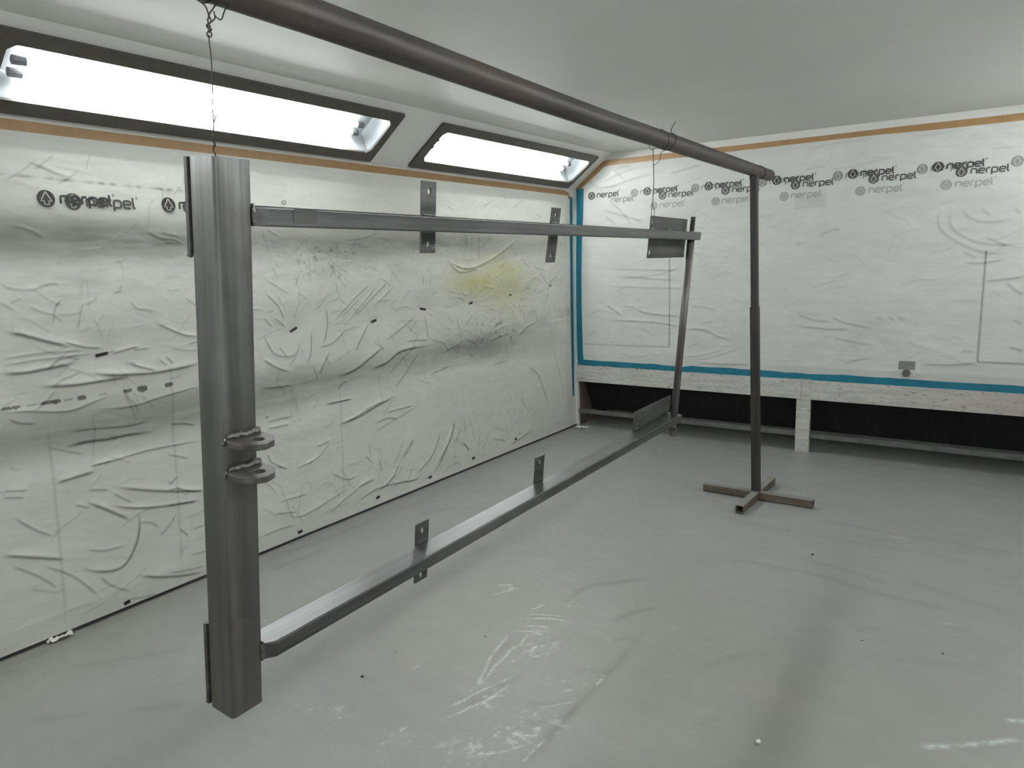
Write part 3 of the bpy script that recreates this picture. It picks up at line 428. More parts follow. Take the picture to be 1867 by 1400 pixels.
S(grid_obj('floor', us, vs, H, lambda U, V, H: (U, V, H), [M['floor']], dict(dirt_shade=D, yellow=Y, white=Wt, pink=Pk)))

# left wall + plastic film -----------------------------------------
box_l = box('wall_left', (XL - .08, YF, 0), (XL, YB + .62, ZS), M['white']); S(box_l)
S(box('dark_gap_left', (XL, YF, .0005), (XL + .010, YB - .01, .014), M['grit']))  # dark strip added for the dark gap and dirt under the sheet edge
us = ax((YF, .95, .05), (.95, 3.0, .005), (3.0, 4.2, .0065), (4.2, 5.93, .008)); vs = ax((.013, 2.182, .0052),)
U, V = np.meshgrid(us, vs, indexing='ij'); H = np.zeros(U.shape); D = np.zeros(U.shape)
clips = [(1.62, 1.236), (2.696, 1.247), (3.34, 1.241), (3.83, 1.285), (4.379, 1.293), (4.914, 1.331), (5.549, 1.381), (2.64, .04), (3.29, .06), (3.82, .06), (4.35, .08), (4.94, .1)]
H += .016 * value_noise(U, V, .75, 2.1, 31) + .006 * value_noise(U, V, 2.2, 4.2, 32) + .0022 * value_noise(U, V, 8, 17, 33) + .0008 * value_noise(U, V, 26, 60, 37)
H += -.010 * np.exp(-((V - (1.62)) / .10) ** 2) - .011 * np.exp(-((V - (.84 + .04 * np.sin(U * 2))) / .09) ** 2) + .006 * np.exp(-((V - 1.82) / .10) ** 2) + .006 * np.exp(-((V - 1.02) / .10) ** 2)
for cu, cv in clips: H += -.008 * np.exp(-(((U - cu) / .10) ** 2 + ((V - cv) / .08) ** 2))
stroke_field(us, vs, LEFT, .015, [(H, lambda x, d, s: .0095 * fold(x, d, s)), (D, lambda x, d, s: .85 * d ** .7 * np.exp(-(x * 2.8) ** 2))])  # fold lines darkened in colour too: painted crease shade with settled overspray
stroke_field(us, vs, random_strokes(620, 1.0, 5.9, .05, 2.1, .04, .22, 6, .7, clips), .010, [(H, lambda x, d, s: .008 * fold(x, d, s)), (D, lambda x, d, s: .75 * d * np.exp(-(x * 1.7) ** 2))])  # small random folds get the same painted crease shade
stroke_field(us, vs, [(1., .26, s_) for s_ in LSEAM], .0065, [(D, lambda x, d, s: .8 * d * np.exp(-x * x))])
# grey bands: shade of the sheet's undulation painted with overspray; also smudges
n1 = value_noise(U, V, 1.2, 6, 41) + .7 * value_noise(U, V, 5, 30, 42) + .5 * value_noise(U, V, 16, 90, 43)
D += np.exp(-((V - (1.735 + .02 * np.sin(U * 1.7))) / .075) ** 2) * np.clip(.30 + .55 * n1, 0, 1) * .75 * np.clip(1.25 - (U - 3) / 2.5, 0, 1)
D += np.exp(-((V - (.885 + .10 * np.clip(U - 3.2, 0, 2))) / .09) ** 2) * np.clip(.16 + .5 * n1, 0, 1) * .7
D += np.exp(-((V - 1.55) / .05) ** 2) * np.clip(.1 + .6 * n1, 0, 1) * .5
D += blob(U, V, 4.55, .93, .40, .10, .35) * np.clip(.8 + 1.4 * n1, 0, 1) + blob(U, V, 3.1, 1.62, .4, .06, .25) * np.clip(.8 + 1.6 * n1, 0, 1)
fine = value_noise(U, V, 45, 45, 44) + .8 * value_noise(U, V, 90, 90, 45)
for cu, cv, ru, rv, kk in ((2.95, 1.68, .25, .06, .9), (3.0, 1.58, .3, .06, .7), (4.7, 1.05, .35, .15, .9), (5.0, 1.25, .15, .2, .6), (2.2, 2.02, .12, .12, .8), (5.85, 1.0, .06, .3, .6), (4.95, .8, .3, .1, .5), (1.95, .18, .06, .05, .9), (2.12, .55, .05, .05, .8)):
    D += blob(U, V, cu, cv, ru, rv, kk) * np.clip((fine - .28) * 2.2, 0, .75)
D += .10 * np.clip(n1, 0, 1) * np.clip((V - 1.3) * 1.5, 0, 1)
# print row smears: dashes near z=1.99 and dark ovals near z=1.055
for k, (u_, l_, kk) in enumerate([(1.30, .05, .5), (1.40, .07, .6), (1.50, .04, .5), (1.56, .06, .7), (1.66, .05, .4), (1.71, .03, .8), (1.76, .03, .7), (1.83, .05, .4), (1.88, .03, .5), (1.97, .06, .5), (2.03, .03, .8), (2.09, .03, .4), (2.14, .03, .3)]):
    D += blob(U, V, u_, 2.003 - .022 * (u_ - 1.3), l_ * .5, .0055, kk)
for u_, l_, h_, kk in ((1.212, .02, .006, .8), (1.246, .022, .006, .8), (1.308, .02, .005, .5), (1.372, .035, .008, .85), (1.402, .02, .010, .9), (1.452, .02, .006, .5), (1.507, .022, .012, .85), (1.60, .02, .006, .4), (1.712, .022, .009, .85), (1.783, .026, .016, .9), (1.914, .024, .011, .9)):
    D += np.where(((U - u_) / l_) ** 2 + ((V - (1.057 - .012 * (u_ - 1.4))) / h_) ** 2 < 1, kk, 0)
Y = blob(U, V, 4.72, 1.46, .46, .18, .66) + blob(U, V, 4.35, 1.45, .28, .12, .22) + blob(U, V, 4.9, 1.26, .25, .16, .22)
Y += .05 * np.clip(value_noise(U, V, 1, 1.3, 51) + .2, 0, 1)
Y *= np.clip(.9 + .6 * value_noise(U, V, 7, 9, 52), 0, 1.2)
edge = np.clip((2.19 - V) / .10, 0, 1) * np.clip((V - .013) / .10, .12, 1) * np.clip((5.93 - U) / .12, .05, 1)
H = .006 + np.clip(H + .016, 0, .09) * edge
HL = sampler(us, vs, H)
fl = grid_obj('plastic_sheet', us, vs, H, lambda U, V, H: (XL + H, U, V), [M['film']], dict(dirt_shade=D, yellow=Y, white=D * 0, pink=D * 0))
tag(fl, 'creased white plastic sheet with yellow overspray patch covering the left wall', 'plastic sheet')

# back wall + plastic film ------------------------------------------
wb = mesh('wall_back', *join([boxg((XL - .08, YB, .60), (XR + .08, YB + .08, ZC)), boxg((XL - .08, YB + .62, -.02), (XR + .08, YB + .70, .60)),
                             boxg((XL - .08, YB + .08, .56), (XR + .08, YB + .62, .60))]), M['white']); S(wb)
us = ax((-3.322, .26, .0075), (.26, XR, .05)); vs = ax((.642, 2.434, .0075),)
U, V = np.meshgrid(us, vs, indexing='ij'); H = np.zeros(U.shape); D = np.zeros(U.shape)
H += .012 * value_noise(U, V, .8, 1.6, 61) + .006 * value_noise(U, V, 2.5, 5, 62) + .0018 * value_noise(U, V, 7, 20, 63) + .0007 * value_noise(U, V, 22, 60, 67)
stroke_field(us, vs, BACK, .018, [(H, lambda x, d, s: .007 * fold(x, d, s)), (D, lambda x, d, s: .5 * d * np.exp(-(x * 2.4) ** 2))])  # back sheet folds: crease shade painted into the colour along with dust
stroke_field(us, vs, random_strokes(260, -3.3, .2, .68, 2.4, .06, .3, 16, .35), .012, [(H, lambda x, d, s: .004 * fold(x, d, s)), (D, lambda x, d, s: .3 * d * np.exp(-(x * 1.8) ** 2))])
door = [(1., .9, [(-2.448, 1.60), (-2.445, .812)]), (1., .6, [(-3.30, .806), (-2.9, .806), (-2.448, .812)]), (1., .95, [(-.142, 1.58), (-.140, .808)]), (1., .95, [(-.140, .808), (.30, .806)])]
stroke_field(us, vs, door, .0062, [(D, lambda x, d, s: .75 * d * np.exp(-x * x))], False)
sh = ((U > -1.423) & (U < -1.19) & (V > 1.94) & (V < 2.05)).astype(float); D += .12 * sh
sh = ((U > -1.393) & (U < -1.17) & (V > .735) & (V < .89)).astype(float); D += .035 * sh
D += .10 * np.clip(value_noise(U, V, 1, 3, 64) + .5 * value_noise(U, V, 8, 30, 65), 0, 1)
D += .08 * ((V < .80) & (V > .70) & (U > -.5))
edge = np.clip((2.45 - V) / .08, 0, 1) * np.clip((V - .625) / .08, .1, 1) * np.clip((U + 3.33) / .08, .1, 1) * np.clip((2.235 + .746 * (U + 3.4) - .06 - V) / .10, 0, 1)
H = .0035 + np.clip(H + .010, 0, .06) * edge
HB = sampler(us, vs, H)
fb = grid_obj('plastic_sheet', us, vs, H, lambda U, V, H: (U, YB - H, V), [M['filmb']], dict(dirt_shade=D, yellow=D * 0, white=D * 0, pink=D * 0))
fb.data.flip_normals()
tag(fb, 'white plastic sheet printed with rows of black logos covering the back wall', 'plastic sheet')

# ceiling, slope, right wall, front wall -----------------------------
S(box('ceiling', (XS, YF, ZC), (XR + .08, YB, ZC + .06), M['ceil']))
TV = Vector((XS - XL, 0, ZC - ZS)); SL = TV.length; TV.normalize(); NV = Vector((TV.z, 0, -TV.x))
def slope_tf(side):
    def tf(y, s, d):     # d > 0 = towards the room
        if side < 0: p = Vector((XL, 0, ZS)) + TV * s + NV * d
        else:
            p = Vector((-XL + (XR + XL), 0, ZS)) + Vector((-TV.x, 0, TV.z)) * s + Vector((-NV.x, 0, NV.z)) * d
        return (p.x, y, p.z)
    return tf
FX = [(-1.28, .86), (1.22, 3.385), (3.735, 5.875)]
for side, nm in ((-1, 'wall_left_slope'), (1, 'wall_right_slope')):
    tf = slope_tf(side); cuts = [[(a + .03, .055), (a + .03, .415), (b - .03, .415), (b - .03, .055)] for a, b in FX]
    v, f = prism([(YF, 0), (YB, 0), (YB, SL), (YF, SL)], cuts, 0, -.012, tf)
    S(mesh(nm, v, f, M['slope']))
S(mesh('ceiling_right_edge', *boxg((XR - .39, YF, ZC + .005), (XR + .08, YB, ZC + .06)), M['ceil']))
S(box('wall_right', (XR, YF, 0), (XR + .08, YB + .62, ZS), M['white']))
S(box('wall_front', (XL - .08, YF - .08, 0), (XR + .08, YF, ZC), M['white']))

# ================================================================ LAMPS
def fixture(side, a, b, label):
    tf = slope_tf(side)
    e = empty('ceiling_lamp', tf((a + b) / 2, .235, 0))
    tag(e, label, 'ceiling lamp', 'lamps set into the slopes')
    inv = Matrix.Translation(-e.location)
    def add(name, vf, mat, parent=e, smooth=False):
        v = [tuple(Vector(p) - e.location) for p in vf[0]]
        return mesh(name, v, vf[1], mat, parent, smooth)
    s0, s1, c = .098, .364, .028
    inner = [(a + .075 + c, s0), (a + .075, s0 + c), (a + .075, s1 - c), (a + .075 + c, s1), (b - .06 - c, s1), (b - .06, s1 - c), (b - .06, s0 + c), (b - .06 - c, s0)]
    outer = rrect(a, .028, b, .428, .012, 2)
    fr = add('lamp_frame', prism(outer, [inner], .001, .014, tf), M['frame'])
    # housing: open tray behind the pane with sloping ends
    h0, h1, i0, i1 = a + .06, b - .05, .085, .378; dp = -.115; k = .10
    P = [tf(h0, i0, -.002), tf(h1, i0, -.002), tf(h1, i1, -.002), tf(h0, i1, -.002), tf(h0 + .02, i0 + .05, dp), tf(h1 - .02, i0 + .05, dp), tf(h1 - .02, i1 - .05, dp), tf(h0 + .02, i1 - .05, dp)]
    hb = add('reflector_tray', (P, [(4, 5, 6, 7), (0, 1, 5, 4), (1, 2, 6, 5), (2, 3, 7, 6), (3, 0, 4, 7)]), M['reflector'])
    gp = add('glass_pane', prism([(h0, i0), (h1, i0), (h1, i1), (h0, i1)], [], .0000, .0008, tf), M['pane'])
    for s_ in (.160, .222):
        tp = [tf(a + .20, s_, -.078), tf(b - .20, s_, -.078)]
        tb = add('fluorescent_tube', sweep(tp, .014, 10), M['tube'])
        tb['label'] = 'lit white fluorescent tube'
        for (p0, p1) in (((a + .150), (a + .198)), ((b - .198), (b - .150))):
            ho = add('lamp_holder', sweep([tf(p0, s_, -.078), tf(p1, s_, -.078)], .019, 12), M['capend'], e)
    for yy in (a + .04, a + (b - a) * .33, a + (b - a) * .66, b - .035):
        for s_ in (.055, .402):
            c0 = tf(yy, s_, .0135); c1 = tf(yy, s_, .0165)
            add('screw', sweep([c0, c1], .005, 8), M['screw'], e)
    return e
fixture(-1, *FX[1], 'long recessed lamp in dark frame at upper left, cut by the picture edge')
fixture(-1, *FX[2], 'recessed lamp in dark frame on the left slope nearest the back corner')
fixture(-1, *FX[0], 'unseen recessed lamp added on the left slope behind the camera to light the room')  # out of view, added for its light
for i, lb in enumerate(('at the front end', 'in the middle', 'at the back end')):  # right-hand lamps are out of view, added to light the room
    fixture(1, *FX[i], 'unseen recessed lamp added to light the room, on the right slope ' + lb)

# ================================================================ TAPES
def tape_strip(name, pts, tf, mat, label, t0=.001, t1=.0065, joinp=None):
    """pts: list of (u, lo, hi) stations"""
    V = []; F = []
    for u, lo, hi in pts:
        for q, d in ((lo, t0), (hi, t0), (hi, t1), (lo, t1)): V.append(tf(u, q, d))
    for i in range(len(pts) - 1):
        for k in range(4):
            a = i * 4 + k; b = i * 4 + (k + 1) % 4; F.append((a, b, b + 4, a + 4))
    n = len(V); F += [(0, 1, 2, 3), (n - 1, n - 2, n - 3, n - 4)]
    o = mesh(name, V, F, mat); tag(o, label, 'tape'); return o
def stations(u0, u1, lo, hi, step=.12, jit=.003, seed=1):
    r = random.Random(seed); n = max(2, int((u1 - u0) / step)); out = []
    for i in range(n + 1):
        out.append((u0 + (u1 - u0) * i / n, lo + r.uniform(-jit, jit), hi + r.uniform(-jit, jit)))
    return out
lt = lambda u, v, d: (XL + d, u, v); bt = lambda u, v, d: (u, YB - d, v); bv = lambda u, v, d: (v, YB - d, u); lv = lambda u, v, d: (XL + d, v, u)
s_ = stations(YF, 5.80, 2.172, 2.226, .3, .0015, 3) + [(5.87, 2.165, 2.222), (5.92, 2.155, 2.205), (5.945, 2.15, 2.18)]
tape_strip('masking_tape', s_, lt, M['brown'], 'brown tape strip along the top edge of the left wall, under the lamps')
s_ = [(-3.37, 2.212, 2.252), (-3.33, 2.236, 2.284), (-3.14, 2.374, 2.426), (-3.085, 2.416, 2.466)] + stations(-3.04, XR, 2.424, 2.473, .3, .0015, 4)
tape_strip('masking_tape', s_, bt, M['brown'], 'brown tape strip along the top edge of the back wall')
r_ = random.Random(9); s_ = []
for i in range(48):
    x = -3.375 + i * (XR + 3.375) / 47
    lo = .604 - .004 * (x + 3.3) + r_.uniform(-.004, .003); hi = .655 + r_.uniform(-.003, .003)
    if x < -2.55: hi -= .004
    if -2.52 < x < -2.25: hi -= .012
    if -1.5 < x < -1.1: lo += .004; hi -= .006
    s_.append((x, lo, hi))
tape_strip('masking_tape', s_, bt, M['blue'], 'blue tape strip running along the bottom of the back wall sheet', .001, .009)
s_ = [(u, lo, hi) for u, lo, hi in [(.608, -3.375, -3.312), (.70, -3.378, -3.318), (.9, -3.381, -3.326), (1.2, -3.383, -3.331), (1.5, -3.380, -3.328), (1.8, -3.374, -3.315), (2.0, -3.368, -3.300), (2.244, -3.365, -3.292)]]
tape_strip('masking_tape', s_, bv, M['blue'], 'wide blue tape strip running up the back wall beside the corner', .001, .010)
s_ = [(.30, 5.955, 5.975), (.6, 5.945, 5.985), (1.2, 5.940, 5.985), (1.7, 5.945, 5.985), (2.0, 5.95, 5.99), (2.17, 5.955, 5.995)]
tape_strip('masking_tape', s_, lv, M['blue'], 'narrow blue tape strip running up the left wall beside the corner')

# ================================================================ BACK WALL BASE
YT = YB - .018
def board(name, a, b, label=None):
    o = box(name, a, b, M['wood'], None, .003); S(o); return o
board('trim_1', (-3.385, YT, .440), (-1.318, YB + .03, .598))
board('trim_2', (-1.245, YT, .440), (XR, YB + .03, .598))
board('trim_3', (-1.352, YB - .010, .001), (-1.245, YB + .03, .604))
S(box('trim_4', (-3.39, YB + .004, .125), (-1.352, YB + .03, .163), M['recess'], None, .002))
S(box('trim_5', (-1.245, YB + .004, .120), (XR, YB + .03, .156), M['recess'], None, .002))
S(box('trim_7', (XL + .001, YB + .031, .001), (XL + .02, YB + .60, .56), M['reveal']))
S(box('trim_6', (XL + .0, YB - .012, .001), (XL + .022, YB + .03, .60), M['white'], None, .002))
# sloping dark filter grid inside the intake
gv, gf = [], []
parts = [([(XL, YB + .30, .12), (XR, YB + .30, .12), (XR, YB + .09, .52), (XL, YB + .09, .52), (XL, YB + .31, .115), (XR, YB + .31, .115), (XR, YB + .10, .53), (XL, YB + .10, .53)],
          [(0, 1, 2, 3), (7, 6, 5, 4), (0, 4, 5, 1), (3, 2, 6, 7), (0, 3, 7, 4), (1, 5, 6, 2)])]
for k in range(140):
    x = XL + .02 + k * .0295
    if x > XR - .02: break
    b0 = Vector((x, YB + .296, .12)); b1 = Vector((x + .0, YB + .086, .52))
    parts.append(sweep([b0, b1], .004, 4))
ig = mesh('intake_filter', *join(parts), M['dark'])
tag(ig, 'black ribbed filter panel sloping inside the low opening of the back wall', 'filter')

# latch seen through the film
e = empty('door_latch', (-.578, YB - .012, .735)); tag(e, 'grey square latch with a round knob low on the back wall sheet', 'latch')
lm = plain('latch_grey', (.20, .20, .18), .6, 0, .15, 40); lk = plain('knob_grey', (.10, .095, .085), .6, 0, .2, 40)
lp = box('latch_plate', (-.055, -.010, -.010), (.055, .0, .055), lm, e, .004)
mesh('knob', *sweep([(0, .0, -.035), (0, -.020, -.035)], .028, 20), lk, e)

# ================================================================ PRINTED LOGOS
GL = {'n': ([[(0, 0), (0, .72), (.06, .93), (.24, 1), (.62, 1), (.82, .93), (.88, .72), (.88, 0)]], 1.22),
      'e': ([[(.06, .5), (.86, .5), (.88, .76), (.80, .95), (.62, 1), (.24, 1), (.06, .93), (0, .74), (0, .26), (.06, .07), (.24, 0), (.84, 0)]], 1.20),
      'r': ([[(0, 0), (0, .72), (.06, .93), (.24, 1), (.56, 1)]], .84),
      'p': ([[(0, -.48), (0, .72), (.06, .93), (.24, 1), (.62, 1), (.82, .93), (.88, .72), (.88, .28), (.82, .07), (.62, 0), (.10, 0)]], 1.22),
      'l': ([[(0, 1.5), (0, .28), (.06, .07), (.26, 0)]], .5)}
def ribbon(pts, w_):
    P = []
    for i in range(len(pts) - 1):
        a, b = Vector(pts[i]), Vector(pts[i + 1]); k = max(1, int((b - a).length / .009))
        for j in range(k): P.append(a.lerp(b, j / k))
    P.append(Vector(pts[-1])); V = []; F = []
    for i, p in enumerate(P):
        d = (P[min(i + 1, len(P) - 1)] - P[max(i - 1, 0)]).normalized(); n = Vector((-d.y, d.x)) * w_ / 2
        V += [p + n, p - n]
    for i in range(len(P) - 1): F.append((2 * i, 2 * i + 1, 2 * i + 3, 2 * i + 2))
    return V, F
def logo(parent, cx, cz, H_, put, ink_, film_, lift=.0012, sc_=1., clip=None, icon=True):
    V, F, MI = [], [], []
    def addp(v, f, dz, mi):
        n = len(V)
        for p in v: V.append(put(p[0], p[1], H_(p[0], p[1]) + lift + dz))
        for q in f:
            F.append(tuple(i + n for i in q)); MI.append(mi)
    if icon:
        R_ = .0355 * sc_; pts = [(cx, cz)]; fs = []
        for ring in (1, 2, 3):
            for i in range(28):
                a = 2 * math.pi * i / 28; pts.append((cx + R_ * ring / 3 * math.cos(a), cz + R_ * ring / 3 * math.sin(a)))
        for i in range(28):
            j = (i + 1) % 28; fs.append((0, 1 + i, 1 + j))
            for r2 in (0, 1): fs.append((1 + 28 * r2 + i, 1 + 28 * (r2 + 1) + i, 1 + 28 * (r2 + 1) + j, 1 + 28 * r2 + j))
        addp(pts, fs, 0, 0)
        ar = [(0, .029), (-.0215, -.010), (-.009, -.010), (-.009, -.025), (.009, -.025), (.009, -.010), (.0215, -.010), (0, .029)]
        v, f = ribbon([(cx + x * sc_, cz + y * sc_) for x, y in ar], .0048 * sc_); addp(v, f, .0008, 1)
    x = cx + .057 * sc_; zb = cz - .0175 * sc_; kx = .0365 * sc_; kz = .0315 * sc_
    for ch in 'nerpel':
        g, adv = GL[ch]
        for st in g:
            v, f = ribbon([(x + a * kx, zb + b * kz) for a, b in st], .0096 * sc_); addp(v, f, .0003, 0)
        x += adv * kx
    v, f = ribbon([(x + .0012 + .0042 * math.cos(a / 10 * 2 * math.pi), zb + .047 * sc_ + .0042 * math.sin(a / 10 * 2 * math.pi)) for a in range(11)], .0026); addp(v, f, .0003, 0)
    me = bpy.data.meshes.new('printed_logo'); me.from_pydata([tuple(v) for v in V], [], F)
    me.materials.append(ink_); me.materials.append(film_); me.polygons.foreach_set('material_index', MI); me.update()
    o = bpy.data.objects.new('printed_logo', me); COL.objects.link(o); o.parent = parent
    return o
inkfilm = plain('film_under_ink', (.50, .50, .47), .5)
inkfilm2 = plain('film_under_pale_ink', (.47, .48, .45), .5)
putb = lambda u, v, h: (u, YB - h, v); putl = lambda u, v, h: (XL + h, u, v)
for k in range(6):
    a = logo(fb, -3.2075 + k * .5485, 2.171, HB, putb, M['ink1'], inkfilm, .0030); a['label'] = 'darkest black printed logo'
    if k: logo(fb, -.323 - (5 - k) * .5485, 2.125, HB, putb, M['ink2'], inkfilm, .0018)
    else: logo(fb, -3.063, 2.119, HB, putb, M['ink3'], inkfilm, .0018, 1., None, False)
    logo(fb, -.008 - (5 - k) * .5545, 2.166, HB, putb, M['ink3'], inkfilm2, .0008)['label'] = 'pale grey ghost of the printed logo'
    if k: logo(fb, -.409 - (5 - k) * .547, 2.044, HB, putb, M['ink4'], inkfilm2, .0006)['label'] = 'faintest grey ghost of the printed logo'
for k in range(2):
    logo(fl, 1.469 + .546 * k, 1.915, HL, putl, M['ink1'], inkfilm, .0030)['label'] = 'dark printed logo'
    logo(fl, 1.577 + .546 * k, 1.908, HL, putl, M['ink2'], inkfilm, .0015)
mesh('print_ring', *sweep([(XL + HL(2.702, 1.962) + .001, 2.702 + .016 * math.cos(a / 12 * 2 * math.pi), 1.962 + .009 * math.sin(a / 12 * 2 * math.pi)) for a in range(13)], .0022, 5), M['ink3'], fl)

# ================================================================ TABS ON THE LEFT SHEET
ups = [(1.592, 1.233, 1.646, 1.239), (2.675, 1.238, 2.722, 1.258), (3.322, 1.238, 3.365, 1.249), (3.80, 1.293, 3.855, 1.283), (4.36, 1.291, 4.40, 1.299)]
names = ['leftmost, near the picture edge', 'just right of the steel post', 'third from the left', 'fourth from left, tilted down', 'on the yellow patch']
def tab(y0, z0, y1, z1, hw, label, grp):
    d = Vector((y1 - y0, z1 - z0)); n = Vector((-d.y, d.x)).normalized() * hw; V = []
    for lift in (.001, .005):
        for (y, z) in ((y0 - n.x, z0 - n.y), (y1 - n.x, z1 - n.y), (y1 + n.x, z1 + n.y), (y0 + n.x, z0 + n.y)):
            V.append((XL + HL((y0 + y1) / 2, (z0 + z1) / 2) + lift + .004, y, z))
    F = [(0, 3, 2, 1), (4, 5, 6, 7), (0, 1, 5, 4), (1, 2, 6, 5), (2, 3, 7, 6), (3, 0, 4, 7)]
    o = mesh('tape_tab', V, F, M['black']); tag(o, label, 'tape tab', grp)
for (p, nm) in zip(ups, names):
    tab(*p, .007, 'small black strip at mid height of left sheet, ' + nm, 'black strips at mid height')
for y, z, hw, nm in ((4.914, 1.331, .006, 'small black mark on the left sheet at the right edge of the yellow patch'), (5.549, 1.381, .005, 'small black mark on the left sheet at mid height, nearest the corner')):
    tab(y - .012, z, y + .012, z - .004, hw, nm, 'black strips at mid height')
low = [(1.599, .036, 'leftmost, left of the steel post'), (2.639, .042, 'just right of the steel post'), (3.292, .065, 'third from the left'), (3.824, .062, 'middle one of the row'), (4.347, .077, 'second from the corner'), (4.944, .10, 'nearest the back corner')]
for y, z, nm in low:
    tab(y - .014, z - .001, y + .014, z + .003, .008, 'tiny black tab at the bottom of left sheet, ' + nm, 'black tabs along the bottom edge')
# ================================================================ PIPE ON ITS STANDS
PX = [(-.75, -1.191, 2.113), (.3, -1.222, 2.116), (.98, -1.243, 2.118), (1.33, -1.2535, 2.116), (2.13, -1.279, 2.110), (2.56, -1.292, 2.109), (3.1, -1.308, 2.112), (4.0, -1.334, 2.114), (4.60, -1.352, 2.116), (5.065, -1.366, 2.118)]
pts = smoothpts([(x, y, z) for y, x, z in PX], 4)
n = 28; RP = .0375
V, F = sweep(pts, RP, n, cap=False)
V2, F2 = sweep(pts, RP - .005, n, cap=False)
k = len(V); V += V2; F += [tuple(i + k for i in reversed(q)) for q in F2]
for i in range(n):
    j = (i + 1) % n; F.append((i, j, k + j, k + i)); e0 = k - n; F.append((e0 + j, e0 + i, k + e0 + i, k + e0 + j))
pipe = mesh('hanging_pipe', V, F, M['pipe'], None, True)
tag(pipe, 'long brown-black round steel pipe crossing overhead and resting on the stand', 'pipe')
PZ = lambda y: float(np.interp(y, [p[0] for p in PX], [p[2] for p in PX]))
PXX = lambda y: float(np.interp(y, [p[0] for p in PX], [p[1] for p in PX]))
def pipe_ring(y, r=.0014, tilt=0., extra=.0006, n=28, turns=1., dy=0.):
    c = Vector((PXX(y), y, PZ(y))); out = []
    for i in range(int(n * turns) + 1):
        a = 2 * math.pi * i / n; rr = RP + extra
        out.append((c.x + rr * math.cos(a), y + tilt * math.sin(a) + dy * i / n, c.z + rr * math.sin(a)))
    return out
#jr = mesh('pipe_collar', *sweep(pipe_ring(3.55, 0, 0, .0), .0022, 6), M['pipe'], pipe)

def stand(cx, cy, topx, label, full=True):
    e = empty('pipe_stand', (cx, cy, 0)); tag(e, label, 'pipe stand')
    z0 = .0035; h = .052
    def L(vf): return vf
    a = mesh('foot_bar', *square_tube(0, -.355, .360, (0, z0 + h / 2), .05, h), M['foot'], e)
    mesh('foot_bar', *square_tube(1, -.345, -.026, (.0, z0 + h / 2 ), .05, h), M['foot'], e)
    mesh('foot_bar', *square_tube(1, .026, .36, (.0, z0 + h / 2 ), .05, h), M['foot'], e)
    for o in e.children: o.rotation_euler = (0, 0, math.radians(-1.0))
    zt = PZ(cy) - RP - .001; zm = 1.272; lx = (topx - cx) / zt
    sh = lambda vf, : ([(p[0] + lx * p[2], p[1], p[2]) for p in vf[0]], vf[1])
    mesh('outer_post', *sh(square_tube(2, z0 + h + .0005, zm, (0, 0), .052, .052, .004, .006)), M['stand'], e)
    mesh('inner_post', *sh(square_tube(2, zm - .30, zt - .004, (0, 0), .043, .043, .003, .005)), M['stand'], e)
    # shallow cradle that carries the pipe
    cr = [(-.024, -.012), (-.020, .006), (-.012, -.001), (0, -.004), (.012, -.001), (.020, .006), (.024, -.012)]
    mesh('cradle', *prism([(topx - cx + u, zt + v) for u, v in cr], [], -.022, .022, lambda u, v, d: (u, d, v)), M['stand'], e)
    welds(M['weld'], e, weldgeo((-.028, -.028, z0 + h + .002), (.028, -.028, z0 + h + .002), .003, seed=3), weldgeo((.028, -.028, z0 + h + .002), (.028, .028, z0 + h + .002), .003, seed=4))
    return e
st = stand(-1.282, 4.680, PXX(4.68) , 'dark telescopic square steel stand with cross-shaped foot holding the far pipe end')
stand(-1.17, -.52, PXX(-.52), 'dark steel stand holding the pipe end behind the camera')
# wire tie between the pipe and the stand
c = pipe_ring(4.80, 0, -.03, .0008)
tie = mesh('wire_tie', *join([sweep(c, .0022, 6), sweep(smoothpts([(PXX(4.7) + .030, 4.725, PZ(4.7) - .026), (PXX(4.7) + .030, 4.69, 2.06), (-1.332, 4.652, 2.02), (-1.331, 4.652, 1.86)], 4), .0018, 6)]), M['wire'])
tag(tie, 'thin black wire tied round the pipe end above the stand', 'wire')

# ================================================================ THE GATE
GO = Vector((-1.22, .8278, 1.8066))
RX, RY, RZ = -.0006, .0989, .0312
GM = (Matrix.Rotation(RZ, 4, 'Z') @ Matrix.Rotation(RY, 4, 'Y') @ Matrix.Rotation(RX, 4, 'X'))
gate = empty('steel_gate', GO); gate.rotation_mode = 'QUATERNION'; gate.rotation_quaternion = GM.to_quaternion()
tag(gate, 'unfinished grey welded steel gate frame hanging by wires from the pipe', 'gate')
GW = lambda p: GO + (GM.to_3x3() @ Vector(p))
WX, WY, HH = .0812, .0817, 1.1883
XLo, XRo = -.056, .0174
post = mesh('post', *square_tube(2, -HH, 0, (-WX / 2, WY / 2), WX, WY, .004, .009), M['post'], gate)
# flat strips welded on the hidden side of the post
for z0, z1 in ((-.187, -.001), (-1.182, -.985)):
    s = box('side_strip', (-WX - .0105, -.002, z0), (-WX - .0005, .062, z1), M['plate'], gate, .001)
    mesh('weld_bead', *weldgeo((-WX - .010, -.001, z0), (-WX - .002, .004, z0), .005, seed=8), M['weld'], s)
ZT, RH, ZB = -.0846, .0399, -1.043
L1, L2 = 2.6944 + WY, 2.7154 + WY
rc = (XLo + XRo) / 2; rw = XRo - XLo
def rail_geo(zt, L_):
    main = square_tube(1, WY + .026, L_, (rc, zt - RH / 2), rw, RH, .003, .0045)
    v, f = square_tube(1, WY + .0008, WY + .026, (rc, zt - RH / 2), rw, RH, .003, .0045)
    v = [((min(p[0], -.0005) if p[1] < WY + .01 else p[0]), p[1], p[2]) for p in v]   # near end ground back flush with the post
    return join([main, (v, f)])
top = mesh('top_rail', *rail_geo(ZT, L1), M['rail'], gate)
bot = mesh('bottom_rail', *rail_geo(ZB, L2), M['rail'], gate)
